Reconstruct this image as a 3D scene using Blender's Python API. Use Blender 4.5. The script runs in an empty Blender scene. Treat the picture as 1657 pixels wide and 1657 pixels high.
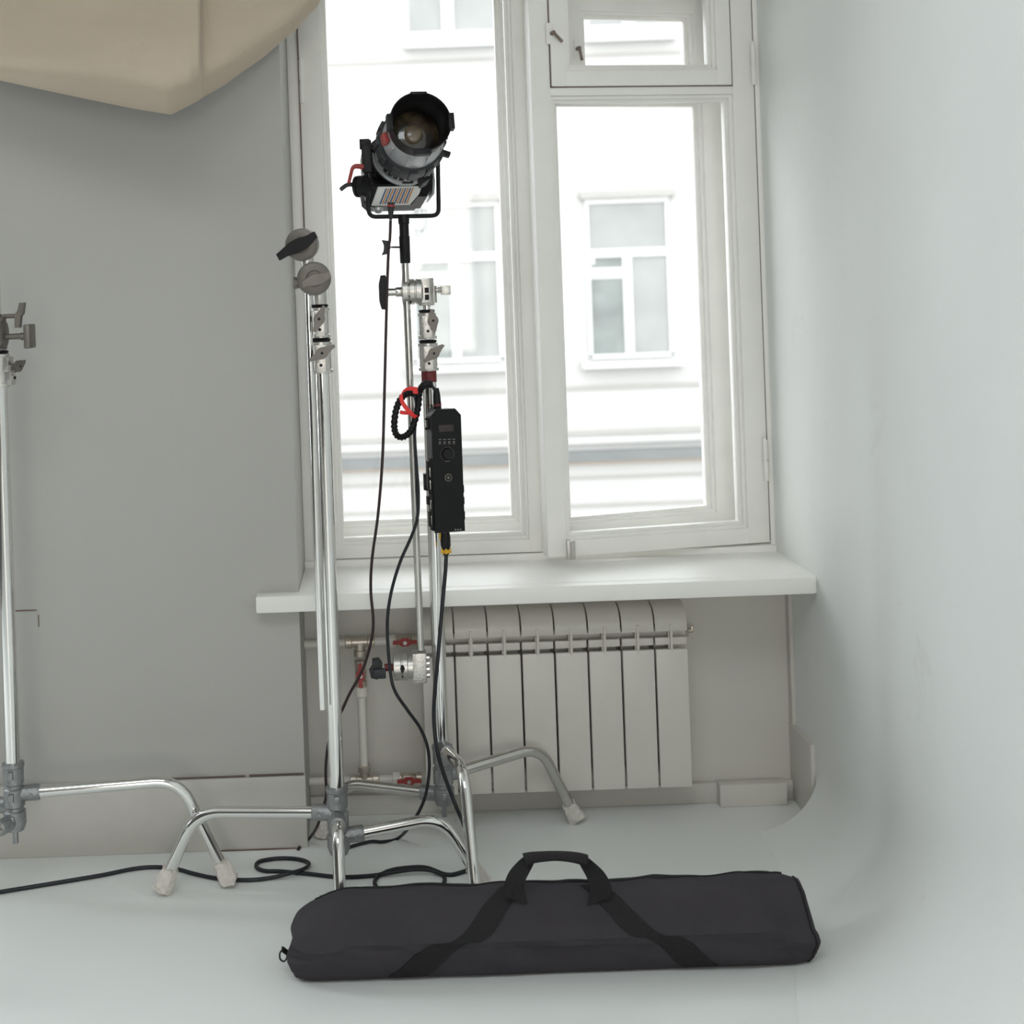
import bpy, bmesh, math, random
from mathutils import Vector, Matrix, noise

# ------------------------------------------------------------------ camera
F_PX, W_PX = 2210.0, 1657.0
VPX, VPY, HCAM = 610.0, 470.0, 1.375
ROLL = math.radians(2.03)
scene = bpy.context.scene
col = scene.collection
cam_d = bpy.data.cameras.new('camera')
cam = bpy.data.objects.new('camera', cam_d)
col.objects.link(cam)
cam_d.sensor_fit = 'HORIZONTAL'
cam_d.sensor_width = 36.0
cam_d.lens = F_PX / W_PX * 36.0
cam_d.shift_x = (W_PX / 2 - VPX) / W_PX
cam_d.shift_y = (VPY - W_PX / 2) / W_PX
cam_d.clip_start, cam_d.clip_end = 0.05, 200
cam.matrix_world = (Matrix.Translation((0, 0, HCAM)) @ Matrix.Rotation(math.pi / 2, 4, 'X')
                    @ Matrix.Rotation(-ROLL, 4, 'Z'))
cam_d.dof.use_dof = True
cam_d.dof.focus_distance = 3.15
cam_d.dof.aperture_fstop = 4.0
scene.camera = cam

# ------------------------------------------------------------------ sky, lights, exposure
world = bpy.data.worlds.new('overcast_sky')
scene.world = world
world.use_nodes = True
wnt = world.node_tree
wbg = wnt.nodes['Background']
wbg.inputs['Color'].default_value = (0.96, 0.985, 1.0, 1)
wbg.inputs['Strength'].default_value = 4.0

def area(name, loc, rot, sx, sy, power, color=(0.95, 0.985, 1.0)):
    d = bpy.data.lights.new(name, 'AREA')
    d.shape = 'RECTANGLE'; d.size = sx; d.size_y = sy
    d.energy = power; d.color = color
    o = bpy.data.objects.new(name, d); col.objects.link(o)
    o.location = loc; o.rotation_euler = rot
    return o
# window further along the wall; unseen fill lamps added behind camera and overhead
area('daylight_far_window', (-2.75, 3.45, 1.62), (-math.pi / 2, 0, 0), 1.4, 1.9, 88, (0.90, 0.97, 1.0))
area('rear_fill_lamp', (0.1, -5.95, 1.7), (math.pi / 2, 0, 0), 1.7, 1.9, 92, (1.0, 0.965, 0.91))  # added warm fill in front of the closed rear wall
area('overhead_fill_lamp', (-0.5, 0.6, 3.08), (0, 0, 0), 1.6, 1.2, 29, (0.92, 0.975, 1.0))  # added fill below the closed ceiling, brightens floor and upward faces
scene.view_settings.view_transform = 'Standard'
scene.view_settings.look = 'None'
scene.view_settings.gamma = 1.0
scene.view_settings.use_curve_mapping = False
scene.view_settings.exposure = 0.0
scene.cycles.use_denoising = True
scene.cycles.max_bounces = 10
scene.cycles.diffuse_bounces = 6
scene.cycles.transparent_max_bounces = 24
scene.cycles.sample_clamp_indirect = 6

# ------------------------------------------------------------------ pixel -> place helpers
CR, SR = math.cos(ROLL), math.sin(ROLL)
def P(px, py, D):
    dx, dy = px - VPX, py - VPY
    u, v = dx * CR - dy * SR, dx * SR + dy * CR
    return Vector((u * D / F_PX, D, HCAM - v * D / F_PX))
def G(px, py, z=0.0):
    dx, dy = px - VPX, py - VPY
    v = dx * SR + dy * CR
    return P(px, py, (HCAM - z) * F_PX / v)

# ------------------------------------------------------------------ materials
def mat(name, base, rough=0.5, metal=0.0, noise_amt=0.0, noise_scale=6.0, bump=0.0, bump_scale=80.0,
        spec=0.5, stain=None, stain_scale=3.0, stain_lo=0.6, sheen=0.0, rough_var=0.0, coat=0.0):
    m = bpy.data.materials.new(name); m.use_nodes = True
    nt = m.node_tree; N, L = nt.nodes, nt.links
    b = N['Principled BSDF']
    b.inputs['Base Color'].default_value = (*base, 1)
    b.inputs['Roughness'].default_value = rough
    b.inputs['Metallic'].default_value = metal
    b.inputs['Specular IOR Level'].default_value = spec
    if sheen: b.inputs['Sheen Weight'].default_value = sheen
    if coat: b.inputs['Coat Weight'].default_value = coat
    tc = N.new('ShaderNodeTexCoord')
    out = None
    if noise_amt or stain:
        n = N.new('ShaderNodeTexNoise'); n.inputs['Scale'].default_value = noise_scale
        n.inputs['Detail'].default_value = 5
        L.new(tc.outputs['Object'], n.inputs['Vector'])
        r = N.new('ShaderNodeValToRGB')
        r.color_ramp.elements[0].position = 0.3; r.color_ramp.elements[1].position = 0.7
        r.color_ramp.elements[0].color = (*[max(0, c * (1 - noise_amt)) for c in base], 1)
        r.color_ramp.elements[1].color = (*[min(1, c * (1 + noise_amt * 0.5)) for c in base], 1)
        L.new(n.outputs['Fac'], r.inputs['Fac'])
        out = r.outputs['Color']
    if stain:
        n2 = N.new('ShaderNodeTexNoise'); n2.inputs['Scale'].default_value = stain_scale
        n2.inputs['Detail'].default_value = 8; n2.inputs['Roughness'].default_value = 0.68
        L.new(tc.outputs['Object'], n2.inputs['Vector'])
        mr = N.new('ShaderNodeMapRange')
        mr.inputs['From Min'].default_value = stain_lo; mr.inputs['From Max'].default_value = stain_lo + 0.16
        L.new(n2.outputs['Fac'], mr.inputs['Value'])
        mx = N.new('ShaderNodeMix'); mx.data_type = 'RGBA'
        L.new(mr.outputs['Result'], mx.inputs['Factor'])
        L.new(out, mx.inputs[6]); mx.inputs[7].default_value = (*stain, 1)
        out = mx.outputs[2]
    if out: L.new(out, b.inputs['Base Color'])
    if bump or rough_var:
        n3 = N.new('ShaderNodeTexNoise'); n3.inputs['Scale'].default_value = bump_scale
        n3.inputs['Detail'].default_value = 4
        L.new(tc.outputs['Object'], n3.inputs['Vector'])
        if bump:
            bp = N.new('ShaderNodeBump'); bp.inputs['Strength'].default_value = bump
            bp.inputs['Distance'].default_value = 0.01
            L.new(n3.outputs['Fac'], bp.inputs['Height']); L.new(bp.outputs['Normal'], b.inputs['Normal'])
        if rough_var:
            mr = N.new('ShaderNodeMapRange')
            mr.inputs['To Min'].default_value = max(0.02, rough - rough_var); mr.inputs['To Max'].default_value = rough + rough_var
            L.new(n3.outputs['Fac'], mr.inputs['Value']); L.new(mr.outputs['Result'], b.inputs['Roughness'])
    return m

M = {}
M['room'] = mat('darkened_room_paint', (0.07, 0.068, 0.066), 0.8, noise_amt=0.05)  # unseen left and rear walls, darkened to cut bounced light
M['niche'] = mat('niche_paint', (0.64, 0.615, 0.575), 0.7, noise_amt=0.04, noise_scale=2.5, stain=(0.56, 0.52, 0.47), stain_scale=6.0, stain_lo=0.64, spec=0.25)
M['skirt'] = mat('skirting_paint', (0.56, 0.54, 0.505), 0.5, noise_amt=0.05, noise_scale=7, stain=(0.46, 0.42, 0.37), stain_scale=14.0, stain_lo=0.68)
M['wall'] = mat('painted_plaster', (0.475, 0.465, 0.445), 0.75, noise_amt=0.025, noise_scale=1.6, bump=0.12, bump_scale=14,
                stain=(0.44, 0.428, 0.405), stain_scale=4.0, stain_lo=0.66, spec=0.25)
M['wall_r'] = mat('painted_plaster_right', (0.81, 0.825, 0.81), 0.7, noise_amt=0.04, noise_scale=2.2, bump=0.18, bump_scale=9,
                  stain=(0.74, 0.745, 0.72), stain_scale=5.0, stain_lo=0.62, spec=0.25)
M['floor'] = mat('painted_floor', (0.80, 0.815, 0.80), 0.42, noise_amt=0.03, noise_scale=2.0, bump=0.05, bump_scale=20,
                 stain=(0.73, 0.74, 0.72), stain_scale=7.0, stain_lo=0.70, rough_var=0.1, spec=0.35)
M['ceil'] = mat('ceiling_paint', (0.55, 0.55, 0.53), 0.8)
M['trim'] = mat('gloss_paint', (0.90, 0.89, 0.855), 0.4, noise_amt=0.03, noise_scale=9, bump=0.05, bump_scale=30,
                stain=(0.66, 0.62, 0.55), stain_scale=16.0, stain_lo=0.72)
M['trim2'] = mat('gloss_paint_outer', (0.90, 0.89, 0.86), 0.45, noise_amt=0.04, noise_scale=9,
                 stain=(0.62, 0.57, 0.5), stain_scale=22.0, stain_lo=0.72)
M['crack'] = mat('crack_dark', (0.20, 0.135, 0.115), 0.9, noise_amt=0.3)
M['rad'] = mat('radiator_enamel', (0.68, 0.645, 0.595), 0.35, noise_amt=0.03, noise_scale=4)
M['pipe'] = mat('white_pipe_plastic', (0.72, 0.69, 0.635), 0.4, noise_amt=0.04, noise_scale=20)
M['brass'] = mat('nickel_fitting', (0.60, 0.53, 0.46), 0.35, 0.7, noise_amt=0.2, noise_scale=40)
M['red'] = mat('red_paint', (0.36, 0.045, 0.04), 0.45, noise_amt=0.15, noise_scale=40)
M['redtie'] = mat('red_webbing', (0.80, 0.035, 0.03), 0.55, noise_amt=0.12, noise_scale=60)
M['redband'] = mat('dark_red_tape', (0.16, 0.02, 0.022), 0.5, noise_amt=0.2, noise_scale=50)
M['chrome'] = mat('chrome', (0.80, 0.79, 0.775), 0.10, 1.0, noise_amt=0.05, noise_scale=8, rough_var=0.05, bump_scale=25)
M['chrome_old'] = mat('worn_chrome', (0.62, 0.60, 0.57), 0.24, 1.0, noise_amt=0.12, noise_scale=14, rough_var=0.09, bump_scale=40)
M['cast'] = mat('cast_zinc', (0.33, 0.34, 0.345), 0.42, 0.85, noise_amt=0.2, noise_scale=30, bump=0.2, bump_scale=160)
M['alu'] = mat('cast_aluminium', (0.62, 0.60, 0.57), 0.36, 0.9, noise_amt=0.1, noise_scale=30, bump=0.1, bump_scale=140)
M['plate'] = mat('worn_nickel_knob', (0.19, 0.172, 0.155), 0.48, 0.6, noise_amt=0.12, noise_scale=35)
M['black'] = mat('black_plastic', (0.008, 0.0075, 0.009), 0.45, spec=0.28, noise_amt=0.2, noise_scale=40, bump=0.06, bump_scale=220)
M['black_gloss'] = mat('black_panel', (0.006, 0.006, 0.0065), 0.32, spec=0.25, noise_amt=0.15, noise_scale=30)
M['grey_plastic'] = mat('dark_grey_plastic', (0.030, 0.031, 0.036), 0.45, spec=0.35, noise_amt=0.15, noise_scale=30)
M['silver'] = mat('silver_barrel', (0.50, 0.51, 0.53), 0.38, 0.6, noise_amt=0.06, noise_scale=20)
M['white_lbl'] = mat('white_label', (0.72, 0.72, 0.70), 0.5, noise_amt=0.03)
M['orange'] = mat('orange_slot_reflection', (0.55, 0.25, 0.10), 0.5, noise_amt=0.05)
M['blue'] = mat('blue_slot_reflection', (0.06, 0.12, 0.24), 0.5, noise_amt=0.05)
M['yellow'] = mat('yellow_plastic', (0.75, 0.42, 0.03), 0.45, noise_amt=0.08, noise_scale=30)
M['cable'] = mat('rubber_cable', (0.010, 0.011, 0.016), 0.45, noise_amt=0.2, noise_scale=60)
M['cable_br'] = mat('brown_rubber_cable', (0.030, 0.014, 0.016), 0.5, noise_amt=0.2, noise_scale=60)
M['tape'] = mat('white_masking_tape', (0.74, 0.69, 0.64), 0.7, noise_amt=0.12, noise_scale=50, bump=0.6, bump_scale=90,
                stain=(0.5, 0.43, 0.38), stain_scale=40, stain_lo=0.6)
M['cloth'] = mat('beige_cloth', (0.52, 0.435, 0.34), 0.85, noise_amt=0.05, noise_scale=4, bump=0.15, bump_scale=60)
M['bag'] = mat('black_bag_nylon', (0.043, 0.038, 0.045), 0.72, spec=0.25, noise_amt=0.10, noise_scale=12, bump=0.12, bump_scale=420)
M['web'] = mat('black_webbing', (0.019, 0.018, 0.019), 0.75, spec=0.25, noise_amt=0.25, noise_scale=300, bump=0.3, bump_scale=500)
M['facade'] = mat('pale_stucco', (0.425, 0.422, 0.412), 0.9, noise_amt=0.03, noise_scale=0.8)
M['fwhite'] = mat('white_window_paint', (0.52, 0.52, 0.51), 0.6)
M['facade2'] = mat('pale_cornice', (0.325, 0.316, 0.300), 0.9, noise_amt=0.04, noise_scale=1.5)
M['flash'] = mat('grey_metal_flashing', (0.155, 0.163, 0.163), 0.6, noise_amt=0.1, noise_scale=2)
M['peach'] = mat('peach_stucco', (0.42, 0.365, 0.32), 0.9, noise_amt=0.03)
M['fpane'] = mat('curtained_pane', (0.275, 0.281, 0.274), 0.4, spec=0.3, noise_amt=0.10, noise_scale=1.8)
M['fpane_d'] = mat('dark_pane', (0.195, 0.213, 0.206), 0.4, spec=0.3, noise_amt=0.25, noise_scale=2.5)
M['screen'] = mat('display_screen', (0.035, 0.022, 0.022), 0.2, noise_amt=0.1)
M['rust'] = mat('rusty_hardware', (0.24, 0.185, 0.15), 0.5, 0.4, noise_amt=0.3, noise_scale=60)
M['mark'] = mat('grey_print', (0.30, 0.29, 0.26), 0.6, noise_amt=0.1)

def glass_mat(name, tint=(0.985, 0.988, 0.986)):
    m = bpy.data.materials.new(name); m.use_nodes = True
    nt = m.node_tree; nt.nodes.clear(); N, L = nt.nodes, nt.links
    o = N.new('ShaderNodeOutputMaterial'); mx = N.new('ShaderNodeMixShader')
    t = N.new('ShaderNodeBsdfTransparent'); t.inputs['Color'].default_value = (*tint, 1)
    g = N.new('ShaderNodeBsdfGlossy'); g.inputs['Roughness'].default_value = 0.03
    fr = N.new('ShaderNodeFresnel'); fr.inputs['IOR'].default_value = 1.25
    L.new(fr.outputs['Fac'], mx.inputs['Fac']); L.new(t.outputs[0], mx.inputs[1]); L.new(g.outputs[0], mx.inputs[2])
    L.new(mx.outputs[0], o.inputs['Surface'])
    return m
M['glass'] = glass_mat('window_glass')

def lens_material():
    m = mat('lens_glass', (0.05, 0.033, 0.02), 0.18, noise_amt=0.0, coat=1.0)
    nt = m.node_tree; N, L = nt.nodes, nt.links
    b = N['Principled BSDF']
    tc = N.new('ShaderNodeTexCoord'); v = N.new('ShaderNodeTexVoronoi')
    v.inputs['Scale'].default_value = 32; L.new(tc.outputs['Object'], v.inputs['Vector'])
    r = N.new('ShaderNodeValToRGB')
    r.color_ramp.elements[0].color = (0.085, 0.062, 0.036, 1); r.color_ramp.elements[1].color = (0.012, 0.008, 0.006, 1)
    r.color_ramp.elements[1].position = 0.8
    L.new(v.outputs['Distance'], r.inputs['Fac']); L.new(r.outputs['Color'], b.inputs['Base Color'])
    return m
M['lens'] = lens_material()
M['lens_core'] = mat('lens_reflector', (0.20, 0.155, 0.105), 0.3, noise_amt=0.5, noise_scale=45, coat=0.6)

# ------------------------------------------------------------------ mesh helpers
def BM(): return bmesh.new()

def box(bm, lo, hi, bev=0.0, mtx=None, seg=2):
    r = bmesh.ops.create_cube(bm, size=1.0)
    vs = r['verts']
    lo, hi = Vector(lo), Vector(hi); c, s = (lo + hi) / 2, hi - lo
    for v in vs: v.co = Vector((v.co.x * s.x + c.x, v.co.y * s.y + c.y, v.co.z * s.z + c.z))
    if bev > 0:
        es = list({e for v in vs for e in v.link_edges})
        rb = bmesh.ops.bevel(bm, geom=es, offset=bev, segments=seg, affect='EDGES', profile=0.6)
        vs = list({v for f in rb['faces'] for v in f.verts} | {v for v in vs if v.is_valid})
        seen = set(vs); stack = list(vs)
        while stack:
            v = stack.pop()
            for e in v.link_edges:
                w = e.other_vert(v)
                if w not in seen: seen.add(w); stack.append(w)
        vs = list(seen)
    if mtx is not None:
        for v in vs: v.co = mtx @ v.co
    return vs

def frame_of(d):
    d = Vector(d).normalized()
    a = Vector((0, 0, 1)) if abs(d.z) < 0.9 else Vector((1, 0, 0))
    x = d.cross(a).normalized(); y = d.cross(x).normalized()
    return x, y, d

def lathe(bm, p0, d, prof, seg=32, cap0=True, cap1=True):
    """prof: [(distance along d, radius)]"""
    p0 = Vector(p0); x, y, d = frame_of(d)
    rings = []
    for (t, r) in prof:
        rings.append([bm.verts.new(p0 + d * t + (x * math.cos(a) + y * math.sin(a)) * r)
                      for a in [2 * math.pi * i / seg for i in range(seg)]])
    for A, B in zip(rings, rings[1:]):
        for i in range(seg):
            j = (i + 1) % seg
            bm.faces.new((A[i], A[j], B[j], B[i]))
    if cap0: bm.faces.new(list(reversed(rings[0])))
    if cap1: bm.faces.new(rings[-1])

def cyl(bm, p0, p1, r0, r1=None, seg=24, bev=0.0):
    p0, p1 = Vector(p0), Vector(p1); h = (p1 - p0).length
    r1 = r0 if r1 is None else r1
    if bev > 0: prof = [(0, r0 - bev), (bev * .3, r0 - bev * .3), (bev, r0), (h - bev, r1), (h - bev * .3, r1 - bev * .3), (h, r1 - bev)]
    else: prof = [(0, r0), (h, r1)]
    lathe(bm, p0, p1 - p0, prof, seg)

def catmull(pts, n=8, closed=False):
    pts = [Vector(p) for p in pts]; out = []
    m = len(pts)
    rng = range(m) if closed else range(m - 1)
    for i in rng:
        g = (lambda k: pts[k % m]) if closed else (lambda k: pts[min(max(k, 0), m - 1)])
        p0, p1, p2, p3 = g(i - 1), g(i), g(i + 1), g(i + 2)
        for k in range(n):
            t = k / n
            out.append(0.5 * ((2 * p1) + (p2 - p0) * t + (2 * p0 - 5 * p1 + 4 * p2 - p3) * t * t + (3 * p1 - p0 - 3 * p2 + p3) * t ** 3))
    if not closed: out.append(pts[-1])
    return out

def fillet(pts, r, n=8):
    pts = [Vector(p) for p in pts]; out = [pts[0]]
    for a, b, c in zip(pts, pts[1:], pts[2:]):
        da, dc = (a - b), (c - b)
        rr = min(r, da.length * .49, dc.length * .49)
        p, q = b + da.normalized() * rr, b + dc.normalized() * rr
        for k in range(n + 1):
            t = k / n
            out.append((1 - t) ** 2 * p + 2 * t * (1 - t) * b + t * t * q)
    out.append(pts[-1]); return out

def tube(bm, pts, r, seg=14, rfun=None, flat=1.0, flat_dir=None):
    pts = [Vector(p) for p in pts]
    rings = []; prev = None
    n = len(pts)
    for i, p in enumerate(pts):
        t = (pts[min(i + 1, n - 1)] - pts[max(i - 1, 0)]).normalized()
        if prev is None: x, y, _ = frame_of(t)
        else:
            x = (prev - t * prev.dot(t)).normalized(); y = t.cross(x)
        prev = x
        if flat_dir is not None:
            x = Vector(flat_dir); x = (x - t * x.dot(t)).normalized(); y = t.cross(x)
        rr = r if rfun is None else rfun(i / (n - 1))
        rings.append([bm.verts.new(p + x * math.cos(a) * rr * flat + y * math.sin(a) * rr)
                      for a in [2 * math.pi * k / seg for k in range(seg)]])
    for A, B in zip(rings, rings[1:]):
        for i in range(seg):
            j = (i + 1) % seg
            bm.faces.new((A[i], A[j], B[j], B[i]))
    bm.faces.new(list(reversed(rings[0]))); bm.faces.new(rings[-1])

def prism(bm, outline, origin, ux, uy, uz, thick, bev=0.0):
    """outline in (ux,uy), extruded by thick along uz"""
    o = Vector(origin); ux, uy, uz = Vector(ux), Vector(uy), Vector(uz)
    A = [bm.verts.new(o + ux * a + uy * b) for a, b in outline]
    B = [bm.verts.new(o + ux * a + uy * b + uz * thick) for a, b in outline]
    n = len(A); fs = []
    fs.append(bm.faces.new(A)); fs.append(bm.faces.new(list(reversed(B))))
    for i in range(n):
        j = (i + 1) % n
        fs.append(bm.faces.new((A[i], B[i], B[j], A[j])))
    if bev:
        es = list({e for f in fs[:2] for e in f.edges})
        bmesh.ops.bevel(bm, geom=es, offset=bev, segments=2, affect='EDGES')

def ribbon(bm, path, widths, normals, thick):
    """strip: path points, width vectors, normals"""
    rows = []
    for p, w, nn in zip(path, widths, normals):
        p, w, nn = Vector(p), Vector(w), Vector(nn).normalized() * thick
        rows.append([bm.verts.new(q) for q in (p - w / 2, p + w / 2, p + w / 2 + nn, p - w / 2 + nn)])
    for A, B in zip(rows, rows[1:]):
        for i in range(4):
            j = (i + 1) % 4
            bm.faces.new((A[i], A[j], B[j], B[i]))
    bm.faces.new(list(reversed(rows[0]))); bm.faces.new(rows[-1])

def tag(o, label=None, cat=None, group=None, kind=None):
    if label: o['label'] = label
    if cat: o['category'] = cat
    if group: o['group'] = group
    if kind: o['kind'] = kind
    return o

def thing(name, label, cat, loc=(0, 0, 0), group=None):
    o = bpy.data.objects.new(name, None); col.objects.link(o)
    o.empty_display_size = 0.05
    o.location = loc
    o['base'] = 1
    del o['base']
    return tag(o, label, cat, group)

def root_loc(p):
    while p.parent is not None: p = p.parent
    return p.location.copy()

def obj(name, bm, m, parent=None, smooth=True, angle=35, label=None, loc=None):
    """link a world-space bmesh as ONE mesh object; a child keeps its root's origin"""
    off = Vector((0, 0, 0))
    if parent is not None: off = root_loc(parent)
    elif loc is not None: off = Vector(loc)
    bmesh.ops.recalc_face_normals(bm, faces=bm.faces[:])
    for v in bm.verts: v.co -= off
    me = bpy.data.meshes.new(name); bm.to_mesh(me); bm.free()
    mats = m if isinstance(m, (list, tuple)) else [m]
    for k in mats: me.materials.append(k)
    if smooth:
        me.polygons.foreach_set('use_smooth', [True] * len(me.polygons))
        me.set_sharp_from_angle(angle=math.radians(angle))
    o = bpy.data.objects.new(name, me); col.objects.link(o)
    if parent is not None: o.parent = parent
    else: o.location = off
    if label: o['label'] = label
    return o

def struct(name, bm, m, parent=None, **k):
    o = obj(name, bm, m, parent, **k)
    if parent is None: o['kind'] = 'structure'
    return o

# ------------------------------------------------------------------ room shell
XR, XL = 1.055, -0.222          # right wall, left edge of the window recess
YW, YN, YF = 3.40, 3.60, 3.72   # wall face, niche back, window frame plane
ZS0, ZS1, ZT, ZH = 0.592, 0.633, 2.36, 2.96
CEIL = 3.1
bm = BM(); box(bm, (-4.1, -6.1, -0.12), (1.3, 3.95, 0.0)); struct('floor', bm, M['floor'], smooth=False)
bm = BM(); box(bm, (-4.1, -6.1, CEIL), (1.3, 4.0, CEIL + .12)); struct('ceiling', bm, M['ceil'], smooth=False)
bm = BM()
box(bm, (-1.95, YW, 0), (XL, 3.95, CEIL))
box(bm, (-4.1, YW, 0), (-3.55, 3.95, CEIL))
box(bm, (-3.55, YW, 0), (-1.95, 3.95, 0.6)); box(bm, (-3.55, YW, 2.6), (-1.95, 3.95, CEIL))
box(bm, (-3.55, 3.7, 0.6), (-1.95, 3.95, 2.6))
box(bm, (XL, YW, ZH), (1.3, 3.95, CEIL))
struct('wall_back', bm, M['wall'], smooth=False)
bm = BM(); box(bm, (XL - .002, YN, 0), (1.06, 3.95, ZS0 + .01)); struct('wall_niche', bm, M['niche'], smooth=False)
# right wall with its plaster cove running down into the floor
bm = BM()
box(bm, (XR, -6.1, 0), (1.3, 3.95, CEIL))
def cove_prof(r, n=14):
    pts = [(XR + .02, 0.9), (XR, 0.9)]
    for k in range(n + 1):
        a = math.pi / 2 * k / n
        pts.append((XR - r + r * math.cos(a) - .0005, r - r * math.sin(a) + .0005))
    pts.append((XR + .02, -0.01)); return pts
rings = []
for y in [-6.0, 0, 1.6, 2.2, 2.6, 2.85, 3.05, 3.2, 3.3, 3.36, 3.392]:
    t = max(0, min(1, (y - 2.0) / 1.3)); r = 0.42 - 0.26 * (t * t * (3 - 2 * t))
    rings.append([bm.verts.new((a, y, b)) for a, b in cove_prof(r)])
for A, B in zip(rings, rings[1:]):
    for i in range(len(A) - 1): bm.faces.new((A[i], A[i + 1], B[i + 1], B[i]))
bm.faces.new(rings[-1]); bm.faces.new(list(reversed(rings[0])))
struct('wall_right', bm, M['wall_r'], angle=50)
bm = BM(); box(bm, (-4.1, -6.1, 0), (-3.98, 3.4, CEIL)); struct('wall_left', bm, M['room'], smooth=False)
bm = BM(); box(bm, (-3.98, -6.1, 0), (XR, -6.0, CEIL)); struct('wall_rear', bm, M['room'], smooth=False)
# baseboards
bm = BM(); box(bm, (-3.9, 3.384, 0), (XL + .002, YW + .001, 0.178), .003); struct('baseboard_left', bm, M['skirt'])
bm = BM()
for a, b, z in [(-0.62, -0.37, .1795), (-0.36, -0.225, .1805)]:
    box(bm, (a, 3.392, z), (b, 3.402, z + .0013))
box(bm, (-0.46, 3.381, 0.0), (-.25, 3.385, .003))
struct('trim_1', bm, M['crack'], smooth=False)
bm = BM(); box(bm, (XL, YN - .018, 0), (XR - .01, YN + .001, 0.052), .003)
box(bm, (0.845, YN - .05, 0.0), (1.02, YN - .015, .058), .003)
struct('baseboard_back', bm, M['niche'])
bm = BM(); box(bm, (1.044, YW + .02, 0.0), (XR + .001, YN + .001, .20), .003); box(bm, (1.046, YN - .03, .2), (XR + .001, YN + .001, ZS0), .002)
struct('trim_2', bm, M['niche'])
bm = BM()   # old paint seams on the left wall where a shelf used to sit
q = P(62, 992, YW)
box(bm, (q.x - .08, YW - .0015, q.z + .006), (q.x - .004, YW + .001, q.z + .009))
box(bm, (q.x - .001, YW - .0015, q.z - .034), (q.x + .0015, YW + .001, q.z - .004))
struct('trim_3', bm, M['crack'], smooth=False)

# sill
bm = BM()
box(bm, (XL, 3.36, ZS0), (XR + .004, 3.96, ZS1), .004)
box(bm, (-0.325, 3.352, ZS0), (XR - .004, 3.402, ZS1 + .0005), .006)
struct('trim_4', bm, M['trim'], angle=40)

# ------------------------------------------------------------------ the window
win = BM()   # fixed frame
for lo, hi in [((XL, 3.70, ZS1), (-.192, 3.93, ZH)), ((1.043, 3.70, ZS1), (XR + .002, 3.93, ZH)),
               ((XL, 3.685, ZS1 - .002), (XR, 3.95, .650)), ((XL, 3.70, ZT - .06), (XR, 3.93, ZT + .001)),
               ((.432, 3.735, .64), (.452, 3.93, ZH)), ((.425, 3.76, .64), (.459, 3.87, ZH)), ((XL, 3.70, ZH - .05), (XR, 3.93, ZH + .001))]:
    box(win, lo, hi, .004)
w1 = struct('window_1', win, M['trim'])

def sash_mesh(x0, x1, z0, z1, l, r, b, t, y0, dep, mtx=None, bars=()):
    bm = BM()
    def bx(lo, hi, bv=.004): box(bm, lo, hi, bv, mtx)
    bx((x0, y0, z0), (x0 + l, y0 + dep, z1)); bx((x1 - r, y0, z0), (x1, y0 + dep, z1))
    bx((x0 + l - .003, y0 + .0004, z0), (x1 - r + .003, y0 + dep, z0 + b)); bx((x0 + l - .003, y0 + .0004, z1 - t), (x1 - r + .003, y0 + dep, z1))
    def inner(a, c, e, f):     # stepped moulding around the opening
        for k, (w, yy) in enumerate([(.009, .010), (.018, .022)]):
            bx((a, y0 + yy, e), (a + w, y0 + dep, f), .002); bx((c - w, y0 + yy, e), (c, y0 + dep, f), .002)
            bx((a, y0 + yy + .0003, e), (c, y0 + dep, e + w), .002); bx((a, y0 + yy + .0003, f - w), (c, y0 + dep, f), .002)
    a, c, e, f = x0 + l - .001, x1 - r + .001, z0 + b - .001, z1 - t + .001
    if not bars: inner(a, c, e, f)
    else:
        zb, hb = bars
        bx((a, y0 + .0006, zb), (c, y0 + dep, zb + hb))
        inner(a, c, e, zb)
    return bm
def pane(x0, x1, z0, z1, y, mtx=None):
    bm = BM(); box(bm, (x0, y, z0), (x1, y + .003, z1), 0, mtx); return bm

# left pair, shut
s = obj('window_sash', sash_mesh(-.190, .424, .652, ZT - .06, .060, .036, .036, .05, 3.695, .045), M['trim'], w1)
obj('glass_pane', pane(-.135, .393, .683, ZT - .105, 3.726), M['glass'], s)
s = obj('window_sash', sash_mesh(-.185, .424, .652, ZT - .06, .045, .045, .05, .05, 3.885, .045), M['trim2'], w1)
obj('glass_pane', pane(-.145, .385, .697, ZT - .105, 3.914), M['glass'], s)
for a_, b_ in ((-.195, .43), (.455, 1.046)):
    obj('glass_pane', pane(a_, b_, ZT - .005, ZH - .045, 3.80), M['glass'], w1)
# right pair, both standing ajar into the room, hinged at the right
def hinge(x, y, ang):
    return Matrix.Translation((x, y, 0)) @ Matrix.Rotation(math.radians(ang), 4, 'Z')
Hi = hinge(1.042, 3.703, 10)
Wd = .626
inner = sash_mesh(-Wd, 0, .655, ZT - .065, .052, .062, .042, .05, 0, .045, Hi, bars=(1.872, .022))
s = obj('window_sash', inner, M['trim'], w1)
obj('glass_pane', pane(-Wd + .045, -.055, .69, 1.878, .030, Hi), M['glass'], s)
v = obj('vent_sash', sash_mesh(-Wd + .054, -.032 - .034, 1.896, 2.29, .042, .042, .042, .042, -.006, .045, Hi), M['trim'], w1)
obj('glass_pane', pane(-Wd + .09, -.10, 1.93, 2.255, .026, Hi), M['glass'], v)
Ho = hinge(1.040, 3.903, 16)
Wo = .60
s = obj('window_sash', sash_mesh(-Wo, 0, .66, ZT - .07, .042, .102, .052, .05, 0, .045, Ho, bars=(1.885, .03)), M['trim2'], w1)
obj('glass_pane', pane(-Wo + .036, -.095, .705, 1.89, .030, Ho), M['glass'], s)
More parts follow.
